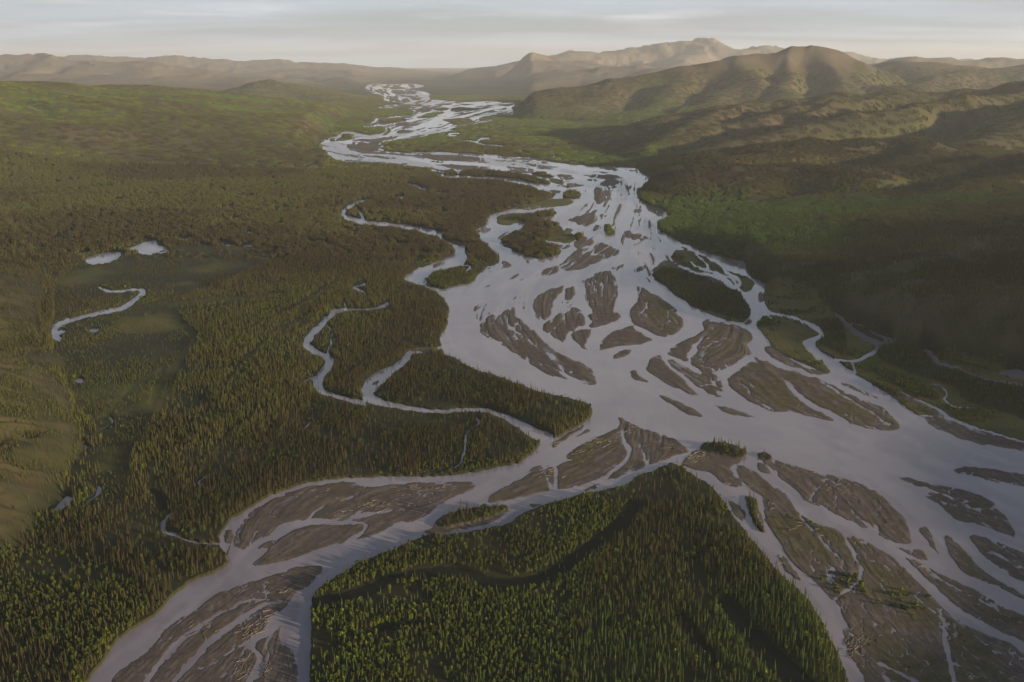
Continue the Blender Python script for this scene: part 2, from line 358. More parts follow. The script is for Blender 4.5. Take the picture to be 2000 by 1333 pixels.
w 530 1170 3 510 1173 4 480 1174 5 450 1190 6 425 1202 6 387 1227 9 342 1262 12 325 1280 9 300 1312 9 287 1333 11 265 1400 12
w 555 1175 6 520 1182 6 487 1200 10 450 1225 11 412 1252 12 387 1280 11 362 1307 12 342 1333 8 320 1380 8
w 538 1216 24 520 1236 14 501 1248 12 484 1261 8 500 1272 9 508 1290 11 498 1313 12 488 1333 12 475 1400 12
w 484 1261 6 470 1283 5 465 1306 5 439 1319 5 426 1329 4
w 482 1255 4 442 1280 4 412 1300 4 375 1310 3
w 543 1225 8 520 1257 6 523 1283 5 507 1319 5 498 1330 5
w 483 1077 10 507 1062 10 546 1043 12 582 1027 10 621 1019 10 660 1023 7 702 1022 5 714 1028 7 705 1042 8 686 1053 9 678 1062 9
w 712 950 4 709 960 4 676 975 4 634 988 4 608 1007 4 598 1022 8
w 774 997 2 725 1005 6 690 1010 5 660 1014 4 627 1022 5
w 523 1073 5 500 1090 5 487 1100 5
w 590 1020 10 560 1026 8 545 1036 10 528 1046 6
w 1192 865 3 1175 875 3 1145 889 4 1100 902 5 1082 912 8 1086 922 7 1084 940 6 1083 961 7
w 1062 910 5 1070 940 5 1076 962 6
w 1219 838 4 1215 847 5 1220 867 7 1230 880 9 1222 900 8 1200 917 7 1185 932 7 1157 945 7 1120 957 8
w 1187 916 3 1190 922 3 1188 930 3
w 1247 864 3 1255 882 4 1260 900 6 1262 914 8
w 1582 980 5 1592 958 4 1612 948 3
w 1656 974 3 1670 1006 5 1694 1026 5 1717 1044 6
w 1717 1043 5 1702 1014 4 1704 1002 3 1724 991 3
w 1510 898 4 1514 912 4 1516 935 5
w 1480 900 4 1500 912 4 1514 928 4
w 1799 967 3 1826 972 3 1850 985 4 1874 989 3 1910 995 3 1942 994 4
w 957 664 2 985 671 3 1000 659 3 1020 655 2 1042 650 3
w 1117 717 3 1116 726 4 1107 731 3 1120 745 4
w 1135 717 2 1145 724 3 1160 733 4
w 1105 614 3 1095 632 4 1078 646 4 1072 655 4
w 1237 634 4 1250 641 4 1275 653 4 1295 663 4
w 1297 647 2 1303 653 3 1309 658 4
w 1352 675 3 1360 687 6 1345 700 6 1350 715 5
w 1422 718 3 1405 700 2 1400 690 2
w 1527 732 4 1542 755 6 1562 775 8 1590 795 8 1625 812 8 1655 828 7
w 1480 740 2 1495 750 4 1512 760 3
w 1160 486 4 1140 495 4 1112 510 4 1094 524 4
w 1357 497 3 1372 510 4 1382 520 5 1380 531 4
w 1347 511 4 1362 524 4 1400 535 5 1430 547 4 1442 562 6
w 1400 511 4 1417 531 5 1445 551 6 1437 564 6
w 1322 519 4 1355 532 5 1395 541 5 1412 552 4 1432 563 5
w 902 520 4 917 521 4 911 531 5
w 955 535 5 938 536 4 928 548 4
w 1010 420 2 1040 415 2 1070 410 3 1095 404 3
w 1025 407 2 1060 404 2
w 1062 470 4 1085 476 3 1105 481 3
w 1646 1040 6 1668 1084 7 1682 1114 7 1672 1140 7 1645 1160 6 1631 1172 5
w 1836 1190 5 1841 1215 7 1846 1245 8 1856 1300 9 1866 1345 10 1880 1420 10
w 1711 1295 5 1745 1310 5 1790 1338 6 1830 1400 6
w 1690 1060 3 1720 1098 3 1760 1132 4 1790 1168 4 1830 1200 5
w 1560 1005 3 1590 1040 4 1622 1075 4 1650 1100 4
w 960 612 3 985 635 3 1010 650 4 1040 672 4 1075 700 3 1110 735 3
w 1000 690 3 1040 705 3 1085 722 4 1130 748 4
w 1375 640 2 1372 660 4 1355 680 5 1340 700 6
w 1600 745 3 1640 770 4 1690 800 4 1740 832 5
w 1450 745 3 1470 775 4 1510 802 4
w 1150 545 2 1165 570 3 1160 590 4 1172 617 4
w 1255 570 2 1262 600 2 1275 640 2
w 1185 668 2 1215 662 2 1260 668 2
w 1740 935 3 1790 950 3 1850 970 4 1910 1000 4 1960 1025 4
w 1905 1060 3 1950 1085 4 2010 1115 5
w 1800 1105 3 1850 1140 4 1900 1165 4 1960 1200 5
"""
# ribbons without trees (old channels): x y width
SCARS = """
608 1186 10 660 1176 9 709 1160 8 757 1140 7 806 1127 7 871 1121 8 920 1129 8 951 1143 9 1002 1145 9 1053 1137 9 1087 1121 9 1138 1084 8 1189 1046 9 1226 1016 10 1240 985 8
1410 1172 8 1444 1220 12 1500 1281 14 1600 1380 16
1325 1203 6 1359 1254 8 1400 1300 8
700 1240 3 760 1232 4 830 1220 3
290 610 8 297 624 9 350 638 9 378 659 9 364 687 10 340 722 11 315 753 12 294 795 10
330 600 6 400 590 8 480 585 6 560 575 4
440 760 6 470 720 8 500 690 8 520 670 5
200 820 6 260 760 8 320 720 6
520 800 4 450 850 6 420 890 6
300 900 6 295 950 7 312 980 7 318 1005 6
520 880 4 460 905 4 400 935 5
740 420 4 760 440 5
800 420 3 830 400 5 880 390 3
590 470 4 640 480 5 690 500 4
1280 402 3 1400 398 4 1600 392 4
640 560 4 600 590 6 540 620 4
665 745 5 700 720 5 720 700 5
1340 545 4 1380 565 4 1430 588 5 1455 605 3
780 790 3 870 796 4 940 796 3
"""
# ------------------------------------------------------------------ small numpy tools
def vnoise(x, y, seed=0):
    ix, iy = np.floor(x).astype(np.int64), np.floor(y).astype(np.int64); fx, fy = x - ix, y - iy
    fx = fx * fx * fx * (fx * (fx * 6 - 15) + 10); fy = fy * fy * fy * (fy * (fy * 6 - 15) + 10)
    def h(a, b):
        n = (a * 374761393 + b * 668265263 + seed * 974634777) & 0xffffffff
        n = ((n ^ (n >> 13)) * 1274126177) & 0xffffffff
        return ((n ^ (n >> 16)) & 0xffff) / 65535.0
    return (h(ix, iy) * (1 - fx) + h(ix + 1, iy) * fx) * (1 - fy) + (h(ix, iy + 1) * (1 - fx) + h(ix + 1, iy + 1) * fx) * fy
def fbm(x, y, o=4, seed=0, gain=.5):
    s = 0; a = 1.0; t = 0.0
    for i in range(o):
        s = s + a * vnoise(x, y, seed + i * 17); t += a; a *= gain; x = x * 2.03 + 13.7; y = y * 2.03 + 7.1
    return s / t
def ss(a, b, x):
    t = np.clip((x - a) / (b - a), 0, 1); return t * t * (3 - 2 * t)
def box(a, r):
    if r < 1: return a
    for ax in (0, 1):
        p = np.concatenate([np.repeat(np.take(a, [0], ax), r + 1, ax), a, np.repeat(np.take(a, [-1], ax), r, ax)], ax)
        c = np.cumsum(p, axis=ax, dtype=np.float64); n = a.shape[ax]
        a = ((np.take(c, np.arange(2 * r + 1, 2 * r + 1 + n), ax) - np.take(c, np.arange(0, n), ax)) / (2 * r + 1)).astype(np.float32)
    return a
def blur(a, r, k=2):
    for _ in range(k): a = box(a, r)
    return a
# ------------------------------------------------------------------ lattice and survey raster
cols, rows = lattice(); C, R = len(cols), len(rows)
X = (cols[None, :] * rows[:, None]).astype(np.float32); Y = np.repeat(rows[:, None], C, 1).astype(np.float32)
def to_index(x, y):
    return np.interp(x / y, cols, np.arange(C)), np.interp(y, rows, np.arange(R))
SSP = 2
ras = np.zeros((R * SSP, C * SSP), np.uint8); scr = np.zeros_like(ras)
def px_index(p):
    far = np.maximum(p[:, 1], EYE + 16)
    x, y = to_ground(p[:, 0], far); c, r = to_index(x, y)
    return np.stack([(c + .5) * SSP, (r + .5) * SSP], 1)
for k_, p_ in survey_polys(): fill(ras, px_index(p_), k_)
for l_ in SCARS.strip().splitlines():
    v_ = np.array(l_.split(), float).reshape(-1, 3); v_[:, 2] *= 1.3 + 1.7 * (v_[:, 1] > 960); fill(scr, px_index(ribbon(v_)), 1)
jj, ii = np.meshgrid(np.arange(R * SSP, dtype=np.float32), np.arange(C * SSP, dtype=np.float32), indexing='ij')
wob = lambda s: (fbm(ii / 11, jj / 11, 3, s, .6) - .5) * 9.0
wa = np.clip(2600 / np.repeat(rows, SSP), .35, 1).astype(np.float32)[:, None]
wx, wy = wob(1) * wa, wob(5) * wa
gi = np.clip((ii + wx).astype(np.int32), 0, C * SSP - 1); gj = np.clip((jj + wy * .7).astype(np.int32), 0, R * SSP - 1)
ras = ras[gj, gi]; scr = scr[gj, gi]
del jj, ii, wx, wy, gi, gj
def down(m): return box(m.astype(np.float32), 1).reshape(R, SSP, C, SSP).mean((1, 3))
land = down(ras != 1); grav = down(ras == 2); mead = down(ras == 3); scar = down(scr == 1)
land = box(land, 1) * .5 + land * .5
near_w = blur(1 - land, 5)                      # closeness to water
# flow-aligned streaks (line integral convolution along the banks)
GUIDES = """680 290 1 .15 740 255 -1 .5 850 230 -1 .4 950 215 -1 .2 800 180 .3 1 800 310 1 .1 950 320 1 .12 1100 330 1 .15 1200 345 1 .4 1230 380 -.2 1 1170 420 -.5 1
1100 480 -1 .6 1000 520 -1 .45 900 560 -.5 .7 900 620 .1 1 950 690 .8 .7 1100 740 1 .35 1060 600 -.1 1 1100 650 .4 1 1170 580 0 1 1280 600 .6 .8 1220 660 1 .05 1400 560 1 .45 1450 640 .1 1 1400 680 -.7 .5
1330 740 .9 .65 1450 760 .8 .6 1600 790 .9 .5 1540 680 .6 .8 1700 770 .85 .5 1850 850 1 .4 1400 820 1 .2 1700 880 1 .3 1900 950 1 .3 1850 1000 .85 .5 1950 1150 .85 .5 1600 960 .7 .7 1700 1020 .6 .75
1550 1050 .6 .8 1750 1200 .65 .75 1650 1150 .6 .8 1250 860 -.2 1 1150 890 -1 .5 1000 950 -1 .45 850 960 -1 .2 650 990 -1 .5 550 1050 -1 .6 600 1110 -1 .3 450 1200 -.85 .55 350 1280 -.75 .65 520 1280 -.4 .9 590 1250 0 1 470 1040 -.3 1 1900 800 1 .5"""
gp = np.array(GUIDES.split(), float).reshape(-1, 4); g0, g1 = px_index(gp[:, :2]) / SSP, px_index(gp[:, :2] + gp[:, 2:]) / SSP
gd = g1 - g0; gd /= np.linalg.norm(gd, axis=1)[:, None]
jj_, ii_ = np.meshgrid(np.arange(0, R, 4), np.arange(0, C, 4), indexing='ij')
txx = np.zeros(jj_.shape); tyy = txx.copy(); txy = txx.copy(); tw = txx.copy()
for (pi_, pj_), (vx, vy) in zip(g0, gd):
    w_ = 1 / (((ii_ - pi_) / 30) ** 2 + ((jj_ - pj_) / 30) ** 2 + .6) ** 1.6; txx += w_ * vy * vy; tyy += w_ * vx * vx; txy -= w_ * vx * vy; tw += w_
up = lambda q: blur(np.kron((q / tw).astype(np.float32), np.ones((4, 4), np.float32))[:R, :C], 3)
b = blur(land, 3); gy, gx = np.gradient(b)
jxx, jyy, jxy = blur(gx * gx, 5), blur(gy * gy, 5), blur(gx * gy, 5); tr = jxx + jyy; wb = ss(.0002, .004, tr) / (tr + 1e-7) * .45
jxx, jyy, jxy = jxx * wb + up(txx), jyy * wb + up(tyy), jxy * wb + up(txy)
ang = .5 * np.arctan2(2 * jxy, jxx - jyy) + math.pi / 2
dx_, dy_ = np.cos(ang).astype(np.float32), np.sin(ang).astype(np.float32)
flip = dx_ < 0; dx_[flip] *= -1; dy_[flip] *= -1
def lic(noise, n):
    acc = noise.copy(); cnt = 1
    J, I = np.meshgrid(np.arange(R, dtype=np.float32), np.arange(C, dtype=np.float32), indexing='ij')
    for s in (1, -1):
        pi, pj = I.copy(), J.copy(); ldx, ldy = dx_, dy_
        for k in range(n):
            pi += s * ldx; pj += s * ldy
            a, c_ = np.clip(pj.astype(np.int32), 0, R - 1), np.clip(pi.astype(np.int32), 0, C - 1)
            acc += noise[a, c_]; cnt += 1; ldx, ldy = dx_[a, c_], dy_[a, c_]
    acc /= cnt; acc -= acc.mean(); acc /= acc.std() * 4; return np.clip(acc + .5, 0, 1)
n1 = RNG.random((R, C)).astype(np.float32)
streak = lic(box(n1, 1), 9)
streak2 = lic(blur(RNG.random((R, C)).astype(np.float32), 2), 14)
# finer braiding where the survey only gives outlines: thin bars in the far braid plain, threads through its islets
corr = blur(1 - land, 9); patch = fbm(X / (.05 * Y + 40), Y / (.12 * Y + 60), 3, 71)
thr = np.interp(Y, [1350, 1700, 2300, 3300, 4500, 6000, 40000], [9, 1.06, 1.0, .90, .64, .57, .54]) + (patch - .5) * .5
newbar = ss(-.03, .05, streak - thr) * ss(.55, .95, 1 - box(land, 2))
cut = ss(.03, -.03, streak2 - np.interp(Y, [3800, 5000, 40000], [-1, .36, .42])) * ss(.32, .5, corr) * (land > .5)
land0 = land
land = np.clip(np.maximum(land, newbar) * (1 - cut), 0, 1)
gsp, lsp = blur(grav, 3), blur(land0, 3)
grav = np.maximum(np.where(land0 > .5, grav, land * np.where(lsp > .02, ss(.2, .6, gsp / np.maximum(lsp, .02)), 1)), newbar)
grav = np.minimum(grav, land + 1e-4)
# ------------------------------------------------------------------ hills: crest lines (x, y reading, distance), half-width, group
RIDGES = [
 ('peak', 547, "1015 200 8900 1060 180 9000 1120 172 9200 1200 161 9400 1300 148 9600 1400 134 9800 1480 124 10000 1540 115 10000 1580 111 10000 1615 117 10000 1660 131 10200 1700 139 10300"),
 ('peak', 374, "1480 124 10000 1445 158 9200 1405 184 8600 1372 206 8000"),
 ('peak', 346, "1350 142 9700 1310 172 9000 1270 195 8500 1235 212 8100"),
 ('peak', 302, "1600 114 10000 1622 140 9500 1634 166 9000 1630 192 8400"),
 ('peak', 302, "1640 130 10000 1690 158 9300 1760 174 9000 1810 186 8800"),
 ('peak', 936, "1680 140 11500 1740 131 11500 1800 133 11500 1900 138 11500 2000 131 11500 2150 122 11500 2400 110 11500"),
 ('slope', 292, "2400 110 6500 2250 130 6500 2100 150 6500 2000 163 6500 1850 180 6500 1750 184 6500 1640 192 6500 1540 202 6400 1450 208 6300 1380 216 6100 1300 232 5900 1240 256 5700"),
 ('slope', 170, "1640 198 6300 1560 215 5900 1480 236 5600 1400 250 5400 1330 266 5200 1270 284 5000"),
 ('slope', 177, "2150 130 6300 2000 175 6000 1900 192 5600 1800 214 5400 1680 231 5200 1560 252 5000 1440 276 4800 1370 296 4600"),
 ('slope', 163, "1280 312 4350 1400 296 4300 1500 284 4250 1600 279 4250 1700 277 4250 1790 283 4200 1850 298 4050"),
 ('slope', 231, "1860 300 4200 1950 255 4700 2050 210 5200 2200 160 5800"),
 ('slope', 156, "1268 350 3750 1300 352 3600 1400 340 3550 1500 334 3550 1600 330 3600 1700 335 3500 1800 330 3500 1950 310 3600 2100 280 3800"),
 ('peak', 216, "1200 161 9400 1170 185 8800 1130 205 8300"),
 ('peak', 230, "1540 116 10000 1525 150 9200 1510 180 8500 1495 200 8000"),
 ('peak', 216, "1450 128 9900 1462 165 9000 1450 190 8400"),
 ('peak', 302, "1900 138 11500 1840 152 10300 1790 165 9600"),
 ('slope', 163, "1450 208 6300 1405 222 5900 1360 238 5500 1310 256 5200"),
 ('slope', 163, "1750 184 6500 1650 206 5950 1590 222 5700"),
 ('slope', 136, "1600 279 4250 1520 300 4000 1440 318 3850 1380 330 3800"),
 ('slope', 136, "1790 283 4200 1770 305 3900 1730 330 3700"),
 ('slope', 136, "1950 262 4700 1905 285 4350 1890 320 4000"),
 ('slope', 163, "1900 360 3200 1990 320 3400 2100 270 3600"),
 ('left', 1275, "-700 150 5200 -400 165 5500 -150 172 6000 0 182 6500 120 180 7000 280 178 8000 380 192 8300 470 214 8400"),
 ('left', 595, "250 176 10000 330 180 10500 400 185 10500"),
 ('left', 510, "470 189 12000 545 160 12500 600 172 12500 680 187 12500"),
 ('back', 806, "-400 130 16000 -200 140 16000 0 146 16000 100 145 16000 200 151 15500 300 161 15000"),
 ('back', 744, "330 153 16500 380 148 17000 420 145 17000 470 155 16500 560 169 16000"),
 ('back', 992, "-500 105 21000 -200 122 21000 0 116 21000 60 113 21000 120 121 21000 180 127 21000 215 125 20500 260 124 20500 310 131 20000 400 140 20000 500 150 20000 600 157 20000"),
 ('back', 1364, "-300 108 30000 120 116 30000 200 112 30000 260 116 30000 330 114 30000 390 117 30000 450 124 30000 520 121 30000 580 124 30000 650 127 30000 740 133 30000"),
 ('back', 744, "560 133 24000 620 138 24000 700 137 24000 760 148 23000"),
 ('range', 1302, "700 146 23000 760 136 23000 820 130 22000 870 122 21500 920 113 21000 975 109 21000 1010 112 21000 1050 119 20800 1110 126 20300 1180 134 19800"),
 ('range', 434, "975 109 21000 940 130 19500 905 146 18400"),
 ('range', 434, "880 120 21500 850 138 20200 820 150 19400"),
 ('range', 775, "900 161 17500 980 152 17000 1050 145 17000 1120 142 16500 1180 138 16500 1250 134 16500 1300 140 16000 1345 152 16000"),
 ('range', 1550, "1060 120 26000 1130 107 27000 1190 113 27000 1240 104 28000 1300 97 28000 1340 97 28000 1390 90 28000 1425 96 28000 1480 102 28000 1520 106 28000 1570 115 28000 1620 106 30000 1680 116 30000 1750 121 30000 1850 119 30000 2000 121 30000 2300 116 30000"),
 ('range', 558, "1390 90 28000 1350 112 25500 1320 128 23500"),
 ('range', 558, "1480 102 28000 1430 120 25500 1400 132 24000"),
 ('range', 868, "1700 126 18500 1760 121 18000 1830 118 18000 1900 121 18000 2000 118 18000 2200 112 18000"),
]
# the two hills that stand mostly beside the frame, in metres (x y z)
RIDGES_M = [
 ('bench', 560, "900 500 80 1150 1300 108 1450 2000 122 1900 2700 105 2700 3400 120 3600 4600 200"),
 ('bench', 700, "1900 -300 290 2100 300 310 2350 1100 320 2600 1700 290"),
]
segs = []
for g, w, t in RIDGES:
    v = np.array(t.split(), float).reshape(-1, 3); p = np.array([at_depth(*q) for q in v])
    segs += [(g, w, p[i], p[i + 1]) for i in range(len(p) - 1)]
for g, w, t in RIDGES_M:
    p = np.array(t.split(), float).reshape(-1, 3); segs += [(g, w, p[i], p[i + 1]) for i in range(len(p) - 1)]
GROUPS = ['near', 'left', 'back', 'range', 'peak', 'slope', 'bench']
acc = np.zeros((R, C), np.float32); best = np.zeros((R, C), np.float32); grp = np.full((R, C), -1, np.int8)
lam = 420 + Y * .05
wxx = X + (fbm(X / 900, Y / 900, 3, 31) - .5) * (220 + .03 * Y); wyy = Y + (fbm(X / 900, Y / 900, 3, 47) - .5) * (220 + .03 * Y)
for g, w, a, e in segs:
    lo = max(np.searchsorted(rows, min(a[1], e[1]) - 3.2 * w - 400), 0); hi = np.searchsorted(rows, max(a[1], e[1]) + 3.2 * w + 400)
    px, py = wxx[lo:hi], wyy[lo:hi]; d = e[:2] - a[:2]; L2 = d @ d
    t = np.clip(((px - a[0]) * d[0] + (py - a[1]) * d[1]) / L2, 0, 1)
    q = np.sqrt((px - a[0] - t * d[0]) ** 2 + (py - a[1] - t * d[1]) ** 2) / w
    hh = np.maximum(a[2] + t * (e[2] - a[2]), 1) * np.maximum(1 + .12 - np.sqrt(q * q + .06) / 2.05, 0) ** 1.22 * .97
    acc[lo:hi] += hh ** 7; m = hh > best[lo:hi]; best[lo:hi][m] = hh[m]; grp[lo:hi][m] = GROUPS.index(g)
H = acc ** (1 / 7)
rid = 1 - np.abs(2 * fbm(wxx / 900, wyy / 900, 3, 61, .42) - 1)
rid2 = 1 - np.abs(2 * fbm(wxx / 260, wyy / 260, 3, 83) - 1)
H = H * (1 + np.where(grp == 4, .18, .32) * (rid - .66) + .05 * (rid2 - .6))
vr = np.zeros((R * SSP, C * SSP), np.uint8)
VALLEY = "-900 1900 -300 1300 -2500 1300 -2500 470 -500 440 0 432 300 428 450 400 560 335 610 275 640 240 700 205 700 160 1000 160 1008 200 1030 240 1120 275 1230 300 1262 340 1256 365 1300 412 1290 440 1350 480 1460 515 1500 552 1600 592 1750 662 1850 690 2000 715 2600 850 2600 1900"
fill(vr, px_index(smooth_closed(np.array(VALLEY.split(), float).reshape(-1, 2))), 1)
def box_ax(a, r, ax):
    p = np.concatenate([np.repeat(np.take(a, [0], ax), r + 1, ax), a, np.repeat(np.take(a, [-1], ax), r, ax)], ax); c = np.cumsum(p, axis=ax, dtype=np.float64); n = a.shape[ax]
    return ((np.take(c, np.arange(2 * r + 1, 2 * r + 1 + n), ax) - np.take(c, np.arange(0, n), ax)) / (2 * r + 1)).astype(np.float32)
Hb = H
for _ in range(2): Hb = box_ax(box_ax(Hb, 9, 0), 55, 1)
convex = (H - Hb) / (10 + .10 * H)
H = np.maximum(H + np.where(np.isin(grp, [0, 6]), 0, np.where(grp == 4, .8, 1.2)) * np.minimum(H - Hb, 0), 0)
inval = blur(down(vr == 1), 10)
H *= 1 - np.clip(inval * 1.25 - .1, 0, 1)
H *= 1 - ss(.02, .35, near_w)
H = H * ss(0, 14, H)
# the ribbed hillside at the left: height grows with the distance behind its foot
fp = np.array('70 505 98 548 90 600 98 662 114 700 150 788 157 850 140 915 102 985 62 1045 0 1110 -90 1200 -220 1330'.split(), float).reshape(-1, 2)
fx_, fy_ = to_ground(fp[:, 0], fp[:, 1]); fp = np.stack([fx_, fy_], 1); fp = spline(fp, 3); al_ = np.concatenate([[0], np.cumsum(np.linalg.norm(np.diff(fp, axis=0), axis=1))])
j1 = np.searchsorted(rows, 3000); jc = np.searchsorted(cols, -.15); qx, qy = X[:j1, :jc], Y[:j1, :jc]
qx = qx + (fbm(qx / 70, qy / 70, 3, 161) - .5) * 26; qy = qy + (fbm(qx / 70, qy / 70, 3, 167) - .5) * 40
bd = np.full(qx.shape, 1e9, np.float32); bt = np.zeros(qx.shape, np.float32); sgn = np.ones(qx.shape, np.float32)
for i in range(len(fp) - 1):
    a, e = fp[i], fp[i + 1]; dv = e - a; L2 = dv @ dv; t = np.clip(((qx - a[0]) * dv[0] + (qy - a[1]) * dv[1]) / L2, 0, 1)
    ex, ey = qx - a[0] - t * dv[0], qy - a[1] - t * dv[1]; dd_ = np.sqrt(ex * ex + ey * ey); m = dd_ < bd
    bd[m] = dd_[m]; bt[m] = (al_[i] + t * math.sqrt(L2))[m]; sgn[m] = np.sign(dv[0] * ey - dv[1] * ex)[m]
dfoot = -bd * sgn                                       # positive behind the foot
t_at = lambda k: al_[k * 3]
hm = np.interp(bt, [t_at(0), t_at(1) + 30, t_at(2), t_at(3) - 40, t_at(3) + 60, t_at(4) + 30, t_at(5), t_at(7), t_at(10), t_at(12)], [8, 60, 95, 80, 14, 70, 120, 125, 100, 60])
hm = hm + (fbm(bt / 90, bt * 0 + 3, 3, 171) - .5) * 30
ribs = fbm(bt / 34 + 0 * bd, dfoot / 240, 3, 173); gul = 1 - ss(.0, .16, np.abs(ribs - .5))
nh = hm * (1 - np.exp(-np.maximum(dfoot, 0) / 150)) * (1 - .36 * gul * ss(10, 90, dfoot)) + (fbm(qx / 45, qy / 45, 4, 179) - .5) * 13 * ss(0, 60, dfoot)
nh = np.where(dfoot > 0, np.maximum(nh, 0), 0)
m = nh > H[:j1, :jc]; H[:j1, :jc][m] = nh[m]; grp[:j1, :jc][m] = 0
bare_near = np.zeros((R, C), np.float32); bare_near[:j1, :jc] = m * ss(4, 25, dfoot) * (1 - gul * .8) * ss(.47, .56, fbm(qx / 75, qy / 75, 4, 181)) * ss(40, 75, hm) * (1 - .8 * ss(220, 420, dfoot))
# valley floor relief and banks
s = (land - .5) * 2
rough = fbm(X / 60, Y / 60, 3, 91) - .5
edge = blur(land, 3)
amp = np.clip(Y / 2600, .20, 1.6)
gz = (np.clip(edge * 1.5 - .62, -.2, .8) * .55 + (streak - .46) * .9 + (streak2 - .5) * .8 + .22) * amp
vein = (1 - ss(.0, .05, np.abs(streak2 - .47))) * ss(.40, .50, fbm(X / (30 + .02 * Y), Y / (40 + .05 * Y), 3, 77))
gz = gz - vein * 1.05 * amp
s_g = np.clip((edge - .5) * 2.2 + (streak - .52) * 1.1, -1, 1); s_g = np.where(np.abs(s) > .98, np.where(edge > .9, 1, np.where(edge < .1, -1, s_g)), s_g)
s_g = np.clip(.55 * s + .75 * s_g, -1, 1)
gz = np.where(s_g > 0, np.minimum(gz, s_g * 1.2) + .02, s_g * 1.5)
fz = np.where(s > 0, np.minimum(s * 3.2, 1.0) * (1.9 + rough * 1.2), s * 1.5)
mz = np.where(s > 0, np.minimum(s * 2.2, 1.0) * (1.1 + rough * .8 + (streak - .5) * .6), s * 1.5)
gb, lb_ = blur(grav, 2) + 1e-6, blur(land, 2) + 1e-5
gw = np.where(land > .6, np.clip(grav / np.maximum(land, .01), 0, 1), np.clip(gb / lb_, 0, 1)); mw = np.clip(mead / np.maximum(land, .01), 0, 1) * (1 - gw)
Z = gz * gw + mz * mw + fz * np.clip(1 - gw - mw, 0, 1) + H
Z -= scar * .6 * (s > .5)
Z = np.where((gw > .5) & (s > .3), np.maximum(Z, -.35), Z)
hillmask = ss(6, 30, H) * (grp != 0)
# ------------------------------------------------------------------ materials
def new_mat(name):
    m = bpy.data.materials.new(name); m.use_nodes = True; nt = m.node_tree; nt.nodes.clear()
    o = nt.nodes.new('ShaderNodeOutputMaterial'); p = nt.nodes.new('ShaderNodeBsdfPrincipled'); nt.links.new(p.outputs[0], o.inputs['Surface'])
    return m, nt, p
class NB:
    def __init__(s, nt): s.nt, s.N, s.L = nt, nt.nodes, nt.links
    def put(s, sock, v):
        if hasattr(v, 'is_output'): s.L.new(v, sock)
        else: sock.default_value = v
    def math(s, op, a, b=0.0, clamp=False):
        n = s.N.new('ShaderNodeMath'); n.operation = op; n.use_clamp = clamp; s.put(n.inputs[0], a); s.put(n.inputs[1], b); return n.outputs[0]
    def mix(s, f, a, b):
        n = s.N.new('ShaderNodeMix'); n.data_type = 'RGBA'; s.put(n.inputs[0], f)
        s.put(n.inputs[6], a if hasattr(a, 'is_output') else (*a, 1)); s.put(n.inputs[7], b if hasattr(b, 'is_output') else (*b, 1)); return n.outputs[2]
    def attr(s, name, kind='GEOMETRY'):
        n = s.N.new('ShaderNodeAttribute'); n.attribute_name = name; n.attribute_type = kind; return n
    def noise(s, vec, scale, detail=4, rough=.6, dist=0):
        n = s.N.new('ShaderNodeTexNoise'); s.put(n.inputs['Vector'], vec); n.inputs['Scale'].default_value = scale; n.inputs['Detail'].default_value = detail
        n.inputs['Roughness'].default_value = rough; n.inputs['Distortion'].default_value = dist; return n.outputs['Fac']
    def ramp(s, v, lo, hi):
        n = s.N.new('ShaderNodeMapRange'); n.interpolation_type = 'SMOOTHSTEP'; s.put(n.inputs[0], v); n.inputs[1].default_value = lo; n.inputs[2].default_value = hi; return n.outputs[0]
    def pos(s): return s.N.new('ShaderNodeNewGeometry').outputs['Position']
